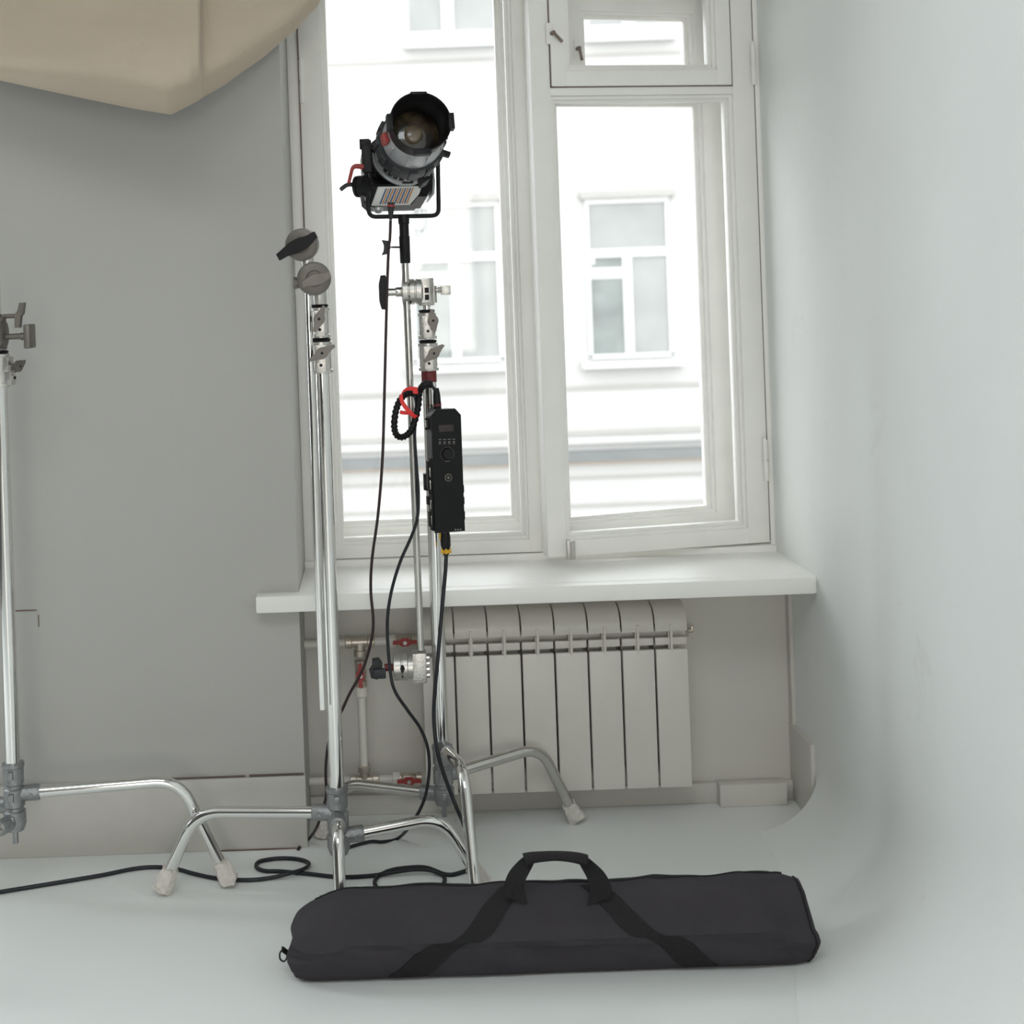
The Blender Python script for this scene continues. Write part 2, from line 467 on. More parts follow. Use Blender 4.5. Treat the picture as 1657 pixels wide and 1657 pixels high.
v = obj('vent_sash', sash_mesh(-Wo + .090, -.085, 1.88, 2.172, .042, .040, .03, .045, -.004, .045, Ho), M['trim2'], w1)
obj('glass_pane', pane(-Wo + .125, -.11, 1.90, 2.13, .026, Ho), M['glass'], v)
bm = BM(); box(bm, (-Wo + .04, .006, 2.165), (-.09, .04, 2.285), .003, Ho); obj('sash_rail', bm, M['trim2'], w1); bm = BM(); box(bm, (-Wo + .035, .006, 1.9), (-Wo + .094, .04, 2.285), .003, Ho)
obj('sash_rail', bm, M['trim2'], w1)

def hinge_mesh(p, h=.075, r=.0065):
    bm = BM(); p = Vector(p)
    cyl(bm, p - Vector((0, 0, h)), p - Vector((0, 0, .002)), r, seg=14, bev=.001)
    cyl(bm, p + Vector((0, 0, .002)), p + Vector((0, 0, h)), r, seg=14, bev=.001)
    cyl(bm, p - Vector((0, 0, .006)), p + Vector((0, 0, .006)), r * .75, seg=12)
    cyl(bm, p + Vector((0, 0, h)), p + Vector((0, 0, h + .008)), r * .7, r * .3, seg=12)
    return bm
for px, py, D in [(488, 132, 3.690), (1219, 104, 3.692), (1239, 745, 3.692)]:
    q = P(px, py, D)
    obj('hinge', hinge_mesh(q, .058 if px < 600 else .055), M['trim'], w1)
bm = BM(); box(bm, (-.1925, 3.6935, .655), (-.1895, 3.72, ZT - .06)); obj('gap_line', bm, M['crack'], w1, smooth=False)
bm = BM(); box(bm, (.001, .002, .66), (.0035, .03, 2.29), 0, Hi); obj('gap_line', bm, M['crack'], w1, smooth=False)
bm = BM(); box(bm, (-Wd + .0515, -.0012, 1.894), (-Wd + .0545, .03, 2.29), 0, Hi); obj('gap_line', bm, M['crack'], w1, smooth=False); bm = BM(); box(bm, (-Wd + .052, -.001, 1.8935), (-.064, .03, 1.8965), 0, Hi); obj('gap_line', bm, M['crack'], w1, smooth=False); bm = BM()
box(bm, (-.0665, -.001, 1.894), (-.0635, .03, 2.29), 0, Hi)
obj('gap_line', bm, M['crack'], w1, smooth=False)

def latch(p, mtx, ang, flip=1):
    bm = BM(); p = Vector(p)
    box(bm, p + Vector((-.011, -.004, -.028)), p + Vector((.011, .001, .028)), .002, mtx)
    lt = obj('latch', bm, M['trim'], w1)
    b2 = BM()
    a = mtx @ (p + Vector((.004 * flip, -.004, 0))); b = mtx @ (p + Vector((.004 * flip, -.022, 0)))
    cyl(b2, a, b, .0055, seg=14, bev=.001)
    d = mtx.to_3x3() @ Vector((math.cos(ang), 0, math.sin(ang)))
    tube(b2, [b + Vector((0, .004, 0)), b + Vector((0, .003, 0)) + d * .02, b + Vector((0, .001, 0)) + d * .034], .0040, 10)
    obj('latch_handle', b2, M['rust'], lt)
latch((-Wd + .054, -.004, 2.035), Hi, math.radians(-48))
latch((-Wo + .117, -.004, 2.02), Ho, math.radians(-80), -1)
bm = BM()
pl = Hi @ Vector((-Wd + .062, 0, .665))
box(bm, (-Wd + .050, -.012, .648), (-Wd + .072, .003, .700), .003, Hi)
cyl(bm, Hi @ Vector((-Wd + .061, -.013, .655)), Hi @ Vector((-Wd + .061, -.013, .695)), .004, seg=10)
obj('bolt', bm, M['alu'], w1)

# ------------------------------------------------------------------ radiator and its pipes
RX0, RP, NS = .0798, .0856, 8
rad = thing('radiator', 'cream sectional radiator of eight flat columns in the niche under the window sill', 'radiator', (RX0 + RP * NS / 2, 3.47, .106))
def settle(bm):
    for v in bm.verts: v.co.y += .08; v.co.z = v.co.z * 1.0234 - .0322
for i in range(NS):
    x0 = RX0 + RP * i; xm = x0 + RP / 2; g = .0022
    bm = BM()
    box(bm, (x0 + g, 3.416, .106), (x0 + RP - g, 3.430, .452), .004)            # front plate
    box(bm, (xm - .006, 3.428, .112), (xm + .006, 3.500, .532), .001)            # web
    box(bm, (x0 + g + .006, 3.430, .12), (x0 + RP - g - .006, 3.434, .44), .001)
    box(bm, (x0 + g + .004, 3.468, .115), (x0 + RP - g - .004, 3.497, .50), .003)  # rear plate
    box(bm, (x0 + g, 3.424, .461), (x0 + RP - g, 3.440, .480), .003)             # small ledge
    box(bm, (xm - .0030, 3.4145, .446), (xm + .0030, 3.47, .515), .001)           # centre fin
    pr = [(3.418, .497), (3.4165, .508), (3.419, .522), (3.427, .538), (3.442, .551), (3.463, .558), (3.498, .560),
          (3.498, .550), (3.464, .5505), (3.446, .544), (3.433, .532), (3.427, .518), (3.4265, .500)]
    A = [bm.verts.new((x0 + g, y, z)) for y, z in pr]; B = [bm.verts.new((x0 + RP - g, y, z)) for y, z in pr]
    n = len(pr); bm.faces.new(A); bm.faces.new(list(reversed(B)))
    for k in range(n): bm.faces.new((A[k], A[(k + 1) % n], B[(k + 1) % n], B[k]))
    for zz in (.135, .485): cyl(bm, (x0 - .0002, 3.466, zz), (x0 + RP + .0002, 3.466, zz), .017, seg=20)
    cyl(bm, (xm + .004, 3.45, .098), (xm + .004, 3.45, .112), .009, seg=14)
    settle(bm); obj('radiator_section', bm, M['rad'], rad, angle=30)
bm = BM(); xe = RX0 + RP * NS
cyl(bm, (xe, 3.466, .485), (xe + .010, 3.466, .485), .016, seg=6); cyl(bm, (xe + .008, 3.466, .485), (xe + .022, 3.466, .485), .006, seg=12)
box(bm, (xe + .018, 3.461, .482), (xe + .026, 3.471, .496), .001)
settle(bm); obj('bleed_valve', bm, M['brass'], rad)
for xx in (RX0 + RP, RX0 + RP * 7):
    for zz in (.446, .100):
        bm = BM(); box(bm, (xx - .012, 3.57, zz), (xx + .012, YN + .0005, zz + .006), .001); obj('wall_bracket', bm, M['rad'], rad)

YP = 3.546
hp = thing('heating_pipe', 'white heating pipework with red handled valves left of the radiator', 'pipe', (-.07, YP, .1))
def frp(px, py): q = P(px, py, YP); return q
zt, zb, xt = .4645, .106, -.077
bm = BM(); cyl(bm, (XL + .001, YP, zt - .002), (xt - .02, YP, zt), .0105, seg=18); cyl(bm, (xt + .02, YP, zt), (.012, YP, zt), .0105, seg=18)
obj('horizontal_pipe', bm, M['pipe'], hp)
bm = BM(); cyl(bm, (xt, YP, zb + .02), (xt, YP, .335), .0105, seg=18); obj('vertical_pipe', bm, M['pipe'], hp)
bm = BM(); cyl(bm, (XL + .001, YP, zb), (xt - .02, YP, zb), .0105, seg=18); cyl(bm, (xt + .02, YP, zb), (.012, YP, zb), .0105, seg=18)
obj('horizontal_pipe', bm, M['pipe'], hp)
def tee(z, down):
    bm = BM()
    lathe(bm, (xt - .038, YP, z), (1, 0, 0), [(0, .012), (.002, .0165), (.016, .0165), (.018, .0125), (.058, .0125), (.060, .0165), (.074, .0165), (.076, .012)], 20)
    d = -1 if down else 1
    lathe(bm, (xt, YP, z), (0, 0, d), [(0, .0125), (.02, .0125), (.022, .0165), (.036, .0165), (.038, .012)], 20)
    obj('tee_fitting', bm, M['brass'], hp)
tee(zt, True); tee(zb, False)
def valve(c, axis):
    c = Vector(c); axis = Vector(axis)
    bm = BM()
    lathe(bm, c - axis * .034, axis, [(0, .010), (.001, .0155), (.014, .0155), (.016, .011), (.022, .0145), (.046, .0145), (.052, .011), (.054, .0155), (.067, .0155), (.068, .01)], 20)
    cyl(bm, c + Vector((0, -.01, 0)), c + Vector((0, -.024, 0)), .006, seg=12)
    vb = obj('valve', bm, M['brass'], hp)
    side = axis
    up = Vector((0, -1, 0)).cross(axis)
    b2 = BM()
    ol = [(-.032, -.004), (-.030, .006), (-.014, .006), (-.009, .0115), (.009, .0115), (.014, .006), (.030, .006), (.032, -.004), (.014, -.004), (.009, -.0095), (-.009, -.0095), (-.014, -.004)]
    prism(b2, ol, c + Vector((0, -.021, 0)), side, up, Vector((0, -1, 0)), .004)
    h = obj('valve_handle', b2, M['red'], vb, label='red butterfly valve handle')
    b3 = BM(); cyl(b3, c + Vector((0, -.024, 0)), c + Vector((0, -.029, 0)), .0055, seg=6); obj('nut', b3, M['alu'], vb)
valve((.040, YP, zt), (1, 0, 0)); valve((.038, YP, zb), (1, 0, 0)); valve((xt, YP, .383), (0, 0, 1))
bm = BM()
lathe(bm, (xt, YP, .323), (0, 0, 1), [(0, .013), (.002, .016), (.026, .016), (.028, .012)], 20)
obj('coupling', bm, M['pipe'], hp); bm = BM()
lathe(bm, (-.005, YP, zt), (1, 0, 0), [(0, .013), (.002, .0165), (.02, .0165), (.022, .012)], 20)
obj('coupling', bm, M['pipe'], hp); bm = BM()
lathe(bm, (-.005, YP, zb), (1, 0, 0), [(0, .013), (.002, .0165), (.02, .0165), (.022, .012)], 20)
obj('coupling', bm, M['pipe'], hp)

# ------------------------------------------------------------------ C-stands
WING = [(-1, -.12), (-.98, .30), (-.66, .34), (-.40, .62), (-.16, .95), (.10, 1), (.34, .74), (.58, .42), (.98, .12)]
WING = WING + [(-a, -b) for a, b in WING]
BAR = [(-1, -.62), (-1, .42), (-.62, .60), (-.28, .98), (.10, 1), (.36, .72), (.62, .62), (1, .62)]
BAR = BAR + [(-a, -b) for a, b in BAR]
def t_knob(parent, pos, nrm, tilt, L, w, m, stem=.02, thick=.010, name='knob', hole=True, shape=None):
    nrm = Vector(nrm).normalized()
    up = Vector((0, 0, 1)); rx = up.cross(nrm).normalized()
    rx = -rx if rx.dot(Vector((1, 0, 0))) < 0 else rx
    d = (rx * math.cos(tilt) + up * math.sin(tilt)).normalized(); e = nrm.cross(d).normalized()
    pos = Vector(pos); bm = BM()
    cyl(bm, pos, pos + nrm * stem, .0065, seg=14)
    prism(bm, [(a * L / 2, b * w / 2) for a, b in (shape or WING)], pos + nrm * stem, d, e, nrm, thick, bev=.0012)
    k = obj(name, bm, m, parent)
    if hole:
        b2 = BM(); cyl(b2, pos + nrm * (stem + thick - .002), pos + nrm * (stem + thick + .0006), .0032, seg=12)
        obj('screw', b2, M['black'], k)
    return k

def collar(root, c, z0, z1, r, knobs, m, nose=(0, -1, 0)):
    """riser lock: sleeve with rims, a clamp block towards the knob side, a screw boss, a black washer on top"""
    bm = BM(); nose = Vector(nose).normalized(); side = Vector((0, 0, 1)).cross(nose)
    h = z1 - z0
    lathe(bm, (c[0], c[1], z0), (0, 0, 1), [(0, r), (.001, r + .003), (.008, r + .003), (.009, r), (h - .010, r), (h - .009, r + .0025), (h - .002, r + .0025), (h, r - .002)], 26)
    c3 = Vector((c[0], c[1], 0))
    mt = Matrix(((side.x, -nose.x, 0, c3.x), (side.y, -nose.y, 0, c3.y), (0, 0, 1, 0), (0, 0, 0, 1)))
    box(bm, (-.011, -r - .013, z0 + .004), (.011, 0, z1 - h * .35), .002, mt)
    box(bm, (-.013, -r - .009, z1 - h * .55), (.013, 0, z1 - .008), .003, mt)
    o = obj('locking_collar', bm, m, root)
    b2 = BM()
    p = c3 + nose * (r + .012) + Vector((0, 0, z0 + .020))
    lathe(b2, p, nose, [(0, .0085), (.004, .0085), (.0045, .0045)], 18)
    obj('boss', b2, M['alu'], o)
    b2 = BM(); cyl(b2, p + nose * .0040, p + nose * .0062, .0036, seg=12)
    obj('screw', b2, M['black'], o)
    b2 = BM(); lathe(b2, (c[0], c[1], z1 - .0005), (0, 0, 1), [(0, r - .002), (.003, r + .001), (.006, r - .001), (.007, r * .7)], 22)
    obj('washer', b2, M['black'], o)
    kp = c3 + nose * (r + .006) + Vector((0, 0, z1 - h * .40))
    t_knob(o, kp + Vector(knobs.get('off', (0, 0, 0))), nose, knobs['tilt'], knobs.get('L', .066), .026, M['plate'])
    return o

def foot_tape(leg, foot, d, big=1.0, seed=0):
    """ragged wad of white tape wrapped round the leg's end"""
    rnd = random.Random(seed); bm = BM()
    foot = Vector(foot); d = Vector(d).normalized()
    x, y, d = frame_of(d)
    rings = []; seg = 12; L = .046 * big
    for i in range(6):
        t = i / 5; r0 = (.0165 + .006 * t) * big
        rings.append([])
        for k in range(seg):
            a = 2 * math.pi * k / seg
            r = r0 * (1 + rnd.uniform(-.14, .16))
            q = foot - d * L * (1 - t) + (x * math.cos(a) + y * math.sin(a)) * r + d * rnd.uniform(-.004, .004)
            q.z = max(q.z, .0008)
            rings[-1].append(bm.verts.new(q))
    for A, B in zip(rings, rings[1:]):
        for k in range(seg): bm.faces.new((A[k], A[(k + 1) % seg], B[(k + 1) % seg], B[k]))
    bm.faces.new(list(reversed(rings[0]))); bm.faces.new(rings[-1])
    obj('foot_wrap', bm, M['tape'], leg, angle=25, label='ragged white tape round the foot')

def c_leg(root, c, zm, bend, foot, r=.0135, m=None, tape=1.0, seed=0, rad_=.06, cap=True):
    c0 = Vector((c[0], c[1], zm)); bend = Vector(bend); foot = Vector((foot[0], foot[1], 0.012))
    st = c0 + (Vector((bend.x, bend.y, zm)) - c0).normalized() * .02
    d = (foot - bend).normalized()
    bm = BM(); path = fillet([st, bend, foot - d * .004], rad_, 12)
    for q in path: q.z = max(q.z, r * .9)
    tube(bm, path, r, 18)
    leg = obj('leg', bm, m or M['chrome'], root)
    if cap: foot_tape(leg, foot, d, tape, seed)
    # socket casting
    b2 = BM(); dr = (bend - c0); dr.z *= .5; dr.normalize()
    lathe(b2, c0 + dr * .012, dr, [(0, .0175), (.042, .0185), (.046, .017), (.046, r)], 20)
    cyl(b2, c0 + dr * .042 + Vector((0, -.012, .0)), c0 + dr * .042 + Vector((0, -.021, 0)), .005, seg=6)
    obj('leg_socket', b2, M['cast'], root)
    return leg

def stand_core(root, c, z_hub0, z_hub1, z_col, pole_r=.0172):
    bm = BM(); cyl(bm, (c[0], c[1], z_hub1 - .02), (c[0], c[1], z_col + .005), pole_r, seg=28)
    obj('column', bm, M['chrome'], root)
    bm = BM()
    h = z_hub1 - z_hub0
    lathe(bm, (c[0], c[1], z_hub0), (0, 0, 1), [(0, .010), (.004, .020), (.02, .026), (h * .30, .0255), (h * .32, .021), (h * .36, .021), (h * .38, .0245), (h * .62, .0245), (h * .64, .0205), (h * .68, .0205), (h * .70, .0235), (h - .012, .0235), (h - .010, .0255), (h - .002, .0255), (h, .020)], 26)
    cyl(bm, (c[0], c[1], z_hub0 - .026), (c[0], c[1], z_hub0 + .002), .0065, seg=10)
    obj('turtle_base', bm, M['cast'], root)
    for k in range(3):
        bm = BM(); box(bm, (c[0] - .006, c[1] - .031, z_hub0 + h * (.15 + .32 * k)), (c[0] + .006, c[1] - .020, z_hub0 + h * (.27 + .32 * k)), .002)
        obj('locking_lug', bm, M['cast'], root)

def cz(px, py, D): return P(px, py, D).z

# --- nearer stand, its boom arm hanging straight down
FC = (-.131, 3.095)
st1 = thing('c_stand', 'nearer chrome C-stand topped by a black T-handle, boom arm hanging down its column', 'light stand', (FC[0], FC[1], 0), 'C-stands')
stand_core(st1, FC, cz(548, 1384, FC[1]), cz(546, 1272, FC[1]), cz(517, 600, FC[1]))
c_leg(st1, FC, .196, P(318, 1314, 3.14), G(262, 1447), seed=1, tape=1.15)
c_leg(st1, FC, .142, P(716, 1322, 3.125), G(782, 1440), seed=2, rad_=.06)
c_leg(st1, FC, .188, (FC[0] + .003, FC[1] - .098, .190), (FC[0] + .006, FC[1] - .165), seed=3, rad_=.04)
z0, z1, z2, z3 = [cz(*a, FC[1]) for a in ((516, 604), (513, 552), (513, 550), (510, 497))]
fx = FC[0]
collar(st1, FC, z0, z1, .0225, {'tilt': math.radians(30), 'off': (.004, 0, .004)}, M['alu'])
collar(st1, FC, z2 + .004, z3, .0195, {'tilt': math.radians(68), 'L': .062, 'off': (0, 0, .002)}, M['alu'])
bm = BM(); cyl(bm, (fx, FC[1], z3 - .005), (fx, FC[1], cz(512, 455, FC[1])), .0095, seg=18); obj('riser', bm, M['chrome'], st1)
# lower grip head clamped on the riser: disc seen face on
def grip_disc(root, c, r, nrm, name='grip_head', m=None, thick=.034):
    nrm = Vector(nrm).normalized(); c = Vector(c); bm = BM()
    lathe(bm, c - nrm * thick / 2, nrm, [(0, r * .86), (.003, r), (thick * .42, r), (thick * .46, r * .93), (thick * .54, r * .93), (thick * .58, r), (thick - .003, r), (thick, r * .88), (thick, r * .5), (thick + .003, r * .45)], 36)
    return obj(name, bm, m or M['alu'], root)
g1c = P(508, 451, FC[1] - .035)
g1 = grip_disc(st1, g1c, .0375, (0.12, -1, 0), m=M['plate'])
bm = BM(); cyl(bm, (fx, FC[1], g1c.z - .066), (fx, FC[1], g1c.z + .02), .0165, seg=22, bev=.002); box(bm, (fx - .02, FC[1] - .022, g1c.z - .02), (fx + .02, FC[1] + .02, g1c.z + .02), .005)
obj('clamp_sleeve', bm, M['alu'], g1)
t_knob(g1, g1c + Vector((.006, -.018, -.001)), (.05, -1, -.05), math.radians(15), .066, .026, M['plate'], stem=.018, thick=.016, hole=False, shape=BAR)
bm = BM(); q = g1c + Vector((-.036, .0, -.008)); cyl(bm, q + Vector((.012, 0, 0)), q - Vector((.010, 0, 0)), .010, .014, 16, .002); obj('clamp_nut', bm, M['plate'], g1)
# boom arm and the grip head fixed at its upper end
ax, ay = P(500, 520, FC[1] - .012).x, FC[1] - .030
ax = P(500, 520, ay).x
g2c = P(489, 396, ay - .004)
bm = BM(); cyl(bm, (ax, ay, cz(511, 1148, ay)), (ax, ay, g2c.z - .02), .0078, seg=18)
arm = obj('boom_arm', bm, M['chrome'], st1)
g2 = grip_disc(st1, g2c, .0365, (-.10, -1, -.06), m=M['plate'])
bm = BM(); cyl(bm, (ax, ay, g2c.z - .056), (ax, ay, g2c.z - .03), .0125, .016, 18, .002); obj('arm_socket', bm, M['alu'], g2)
t_knob(g2, g2c + Vector((-.006, -.017, -.003)), (-.10, -1, -.04), math.radians(27), .098, .030, M['black'], stem=.02, thick=.018, name='handle', hole=False, shape=BAR)

# --- stand by the radiator, carrying the spotlight's arm
RC = (.119, 3.32)
st2 = thing('c_stand', 'farther chrome C-stand before the radiator, with a red collar band and the spotlight above', 'light stand', (RC[0], RC[1], 0), 'C-stands')
stand_core(st2, RC, cz(713, 1304, RC[1]), cz(712, 1205, RC[1]), cz(694, 600, RC[1]))
c_leg(st2, RC, .192, P(874, 1208, 3.425), G(932, 1331), seed=4, m=M['chrome_old'])
c_leg(st2, RC, .262, (.158, 3.105, .284), (.171, 2.985), seed=5, rad_=.06)
c_leg(st2, RC, .145, (-.125, 3.405, .150), (-.188, 3.445), seed=6, m=M['chrome_old'], rad_=.05)
z0, z1, z2, z3 = [cz(*a, RC[1]) for a in ((695, 600), (693, 554), (693, 551), (691, 505))]
collar(st2, RC, z0, z1, .0215, {'tilt': math.radians(40), 'off': (.012, 0, .003), 'L': .062}, M['alu'])
collar(st2, RC, z2 + .004, z3, .0195, {'tilt': math.radians(-84), 'off': (.013, 0, .006), 'L': .056}, M['alu'])
bm = BM(); cyl(bm, (RC[0], RC[1], cz(696, 618, RC[1])), (RC[0], RC[1], z0 + .001), .0185, seg=24, bev=.001); obj('tape_band', bm, M['redband'], st2, label='dark red band under the collars')
bm = BM(); cyl(bm, (RC[0], RC[1], z3 - .004), (RC[0], RC[1], cz(690, 470, RC[1])), .0095, seg=18); obj('riser', bm, M['chrome'], st2)
bm = BM(); lathe(bm, (RC[0], RC[1], cz(712, 1207, RC[1])), (0, 0, 1), [(0, .019), (.002, .0205), (.012, .0205), (.014, .0175)], 24); obj('base_ring', bm, M['alu'], st2)
# grip head on top, seen from the side: plates, sleeve, big black handle left, small T right
zc = cz(680, 471, RC[1])
yh = RC[1] - .008
def xat(px, D=RC[1]): return P(px, 471, D).x
bm = BM()
lathe(bm, (xat(650), yh, zc), (1, 0, 0), [(0, .022), (.002, .0325), (.014, .0325), (.0155, .030), (.0175, .030), (.019, .0325), (.030, .0325), (.0315, .029), (.0335, .029), (.035, .0325), (xat(684) - xat(650) - .004, .0325), (xat(684) - xat(650), .022)], 34)
g3 = obj('grip_head', bm, M['alu'], st2)
bm = BM(); cyl(bm, (RC[0], RC[1], zc - .036), (RC[0], RC[1], zc + .032), .0195, seg=24, bev=.003); box(bm, (RC[0] - .021, RC[1] - .024, zc - .03), (RC[0] + .010, RC[1] + .02, zc + .030), .004)
cyl(bm, (RC[0] + .017, RC[1], zc - .03), (RC[0] + .017, RC[1], zc + .012), .009, seg=16, bev=.002)
obj('clamp_sleeve', bm, M['alu'], g3)
for dz in (.003, -.014):
    bm = BM(); box(bm, (RC[0] - .004, RC[1] - .0255, zc - .008 + dz), (RC[0] + .006, RC[1] - .023, zc + .005 + dz), .001); obj('clamp_slot', bm, M['black'], g3)
for dz in (.016, -.012, -.026):
    bm = BM(); cyl(bm, (xat(663), yh - .0318 + abs(dz) * .25, zc + dz), (xat(663), yh - .026, zc + dz), .0035, seg=10); obj('pin_hole', bm, M['black'], g3)
bm = BM(); cyl(bm, (xat(626), yh, zc), (xat(641), yh, zc), .0105, .0095, 18); cyl(bm, (xat(640), yh, zc), (xat(651), yh, zc), .0125, seg=18, bev=.001); obj('bolt', bm, M['chrome_old'], g3)
bm = BM()
ol = [(-.042, .004), (-.041, .016), (-.020, .021), (.020, .021), (.041, .016), (.042, .004), (.030, .0), (-.030, 0)]
prism(bm, ol, (xat(627), yh - .012, zc), (0, 0, 1), (-1, 0, 0), (0, 1, 0), .026, bev=.002)
obj('handle', bm, M['black'], g3)
bm = BM(); cyl(bm, (RC[0] + .020, RC[1], zc + .001), (xat(714), RC[1], zc + .001), .0055, seg=12); box(bm, (xat(713), RC[1] - .022, zc - .0115), (xat(729), RC[1] + .02, zc + .0125), .003)
cyl(bm, (xat(708), RC[1], zc + .001), (xat(714), RC[1], zc + .001), .009, .007, 14)
obj('knob', bm, M['alu'], g3)
# the arm: a plain rod held upright in that head, its own head hanging at the bottom
RY = RC[1] - .022
at, ab = P(655, 415, RY), P(681, 1052, RY)
RX = (at.x + ab.x) / 2
yg = RY + .02
rod_t, rod_b = Vector((P(655, 415, RY).x, RY, at.z)), Vector((P(681, 1052, RY).x, RY, ab.z))
bm = BM(); cyl(bm, rod_b, rod_t, .0085, seg=18)
obj('boom_arm', bm, M['chrome_old'], st2)
bm = BM(); hc = P(655, 1079, RY)
xs = lambda px: P(px, 1079, RY).x
lathe(bm, (xs(636), RY, hc.z), (1, 0, 0), [(0, .024), (.002, .0315), (.018, .0315), (.0195, .0295), (.0215, .0295), (.023, .0315), (.034, .0315), (.036, .028), (xs(668) - xs(636), .028)], 34)
g4 = obj('grip_head', bm, M['alu'], st2)
bm = BM(); box(bm, (xs(667), RY - .022, hc.z - .036), (xs(690), RY + .022, hc.z + .036), .003); obj('arm_block', bm, M['alu'], g4)
for dz in (.022, .008, -.006, -.02):
    bm = BM(); cyl(bm, (xs(690) - .002, RY - .006, hc.z + dz), (xs(695), RY - .006, hc.z + dz), .007, seg=16); obj('ridge', bm, M['chrome_old'], g4)
bm = BM()
q = Vector((xs(651), RY - .0318, hc.z + .004))
prism(bm, [(-.006, 0), (-.004, .006), (0, .009), (.004, .006), (.006, 0), (.003, -.007), (0, -.0115), (-.003, -.007)], q, (1, 0, 0), (0, 0, 1), (0, 1, 0), .008)
obj('pin_hole', bm, M['black'], g4); bm = BM(); cyl(bm, (xs(651), RY - .031, hc.z - .016), (xs(651), RY - .026, hc.z - .016), .002, seg=8)
obj('pin_hole', bm, M['black'], g4)
bm = BM(); cyl(bm, (xs(622), RY, hc.z), (xs(637), RY, hc.z), .009, seg=16); obj('bolt', bm, M['redband'], g4)
bm = BM(); prism(bm, [(-.020, -.012), (-.026, .0), (-.022, .014), (-.004, .018), (.006, .008), (.022, .010), (.024, -.006), (.012, -.014)], (xs(600), RY - .012, hc.z), (0, 0, 1), (-1, 0, 0), (0, 1, 0), .02, bev=.002)
for v in bm.verts: v.co.x += .014
box(bm, (xs(604), RY - .024, hc.z - .021), (xs(624), RY - .008, hc.z + .002), .003)
obj('handle', bm, M['grey_plastic'], g4)

# --- third stand at the left edge of the picture
LC = (-.872, 3.13)
st3 = thing('c_stand', 'C-stand cut by the left edge, its bent leg reaching in by the floor cable', 'light stand', (LC[0], LC[1], 0), 'C-stands')
stand_core(st3, LC, .165, .325, 1.185)
c_leg(st3, LC, .252, P(290, 1262, 3.165), G(371, 1434), seed=7, tape=1.1)
c_leg(st3, LC, .222, (LC[0] - .28, LC[1] + .10, .232), (LC[0] - .40, LC[1] + .14), seed=8)
c_leg(st3, LC, .192, (LC[0] - .12, LC[1] - .28, .202), (LC[0] - .17, LC[1] - .40), seed=9)
collar(st3, LC, 1.185, 1.262, .0225, {'tilt': math.radians(22), 'L': .058, 'off': (-.004, 0, 0)}, M['alu'], nose=(1, -.25, 0))
g5c = Vector((LC[0], LC[1], 1.305))
bm = BM(); cyl(bm, (LC[0], LC[1], 1.255), (LC[0], LC[1], 1.43), .0095, seg=18); obj('riser', bm, M['chrome'], st3)
bm = BM(); lathe(bm, g5c - Vector((.016, 0, 0)), (1, 0, 0), [(0, .03), (.003, .0345), (.030, .0345), (.034, .030)], 32); cyl(bm, (LC[0], LC[1], 1.27), (LC[0], LC[1], 1.345), .02, seg=22, bev=.003)
g5 = obj('grip_head', bm, M['plate'], st3)
kx = P(47, 544, LC[1])
bm = BM(); cyl(bm, (LC[0] + .015, LC[1], kx.z), (kx.x - .006, LC[1], kx.z + .001), .0068, seg=14); cyl(bm, (kx.x - .018, LC[1], kx.z), (kx.x - .006, LC[1], kx.z), .009, .0075, 16)
box(bm, (kx.x - .006, LC[1] - .03, kx.z - .0275), (kx.x + .0085, LC[1] + .03, kx.z + .0275), .004)
obj('knob', bm, M['plate'], g5)
k2 = P(31, 511, LC[1])
bm = BM(); cyl(bm, (LC[0] + .01, LC[1], k2.z), (k2.x, LC[1], k2.z), .005, seg=12)
prism(bm, [(-.027, -.006), (-.027, .006), (-.002, .007), (.004, .014), (.030, .018), (.030, .006), (.010, .002), (.004, -.006)], (k2.x - .003, LC[1] - .01, k2.z), (0, 0, 1), (1, 0, 0), (0, 1, 0), .02, bev=.001)
obj('knob', bm, M['plate'], g5)

# ------------------------------------------------------------------ the spotlight
pivot = P(657, 246, RY)
A_ = Vector((.14, -.95, .215)).normalized()         # optical axis, towards upper right and the room
X_ = A_.cross(Vector((0, 0, 1))).normalized(); X_ = -X_ if X_.x < 0 else X_
Z_ = X_.cross(A_).normalized(); Z_ = -Z_ if Z_.z < 0 else Z_
LM = Matrix(((X_.x, A_.x, Z_.x, pivot.x), (X_.y, A_.y, Z_.y, pivot.y), (X_.z, A_.z, Z_.z, pivot.z), (0, 0, 0, 1)))
def lp(x, y, z): return LM @ Vector((x, y, z))
spot = thing('spotlight', 'black and silver spotlight in a wire yoke, aimed up to the right', 'spotlight', (rod_t.x, RY, rod_t.z - .02))
def llathe(bm, prof, seg=40, c0=False, c1=False, off=(0, 0)):
    lathe(bm, lp(off[0], 0, off[1]), A_, prof, seg, c0, c1)
YO = .215     # front rim
bm = BM()     # front ring: open tube with inner wall
llathe(bm, [(YO - .050, .062), (YO - .050, .0665), (YO - .012, .0685), (YO - .010, .071), (YO, .071), (YO + .001, .0685), (YO - .004, .0655), (YO - .030, .0600), (YO - .085, .0565)])
fr = obj('front_ring', bm, M['black'], spot)
for a in (0, math.pi, -math.pi / 2, math.pi / 2):
    b2 = BM(); w = .019
    mt = LM @ Matrix.Rotation(a, 4, 'Y')
    box(b2, (.064, YO - .018, -w), (.0775 if a != -math.pi / 2 else .071, YO + .004, w), .002, mt)
    obj('filter_clip', b2, M['black'], fr)
bm = BM(); llathe(bm, [(YO - .088, .0), (YO - .088, .058)], c0=False, c1=False)
lathe(bm, lp(0, YO - .090, 0), A_, [(0, .0585), (.003, .056), (.008, .040), (.011, .020), (.012, .004)], 40)
ln = obj('lens', bm, M['lens'], spot, angle=60)
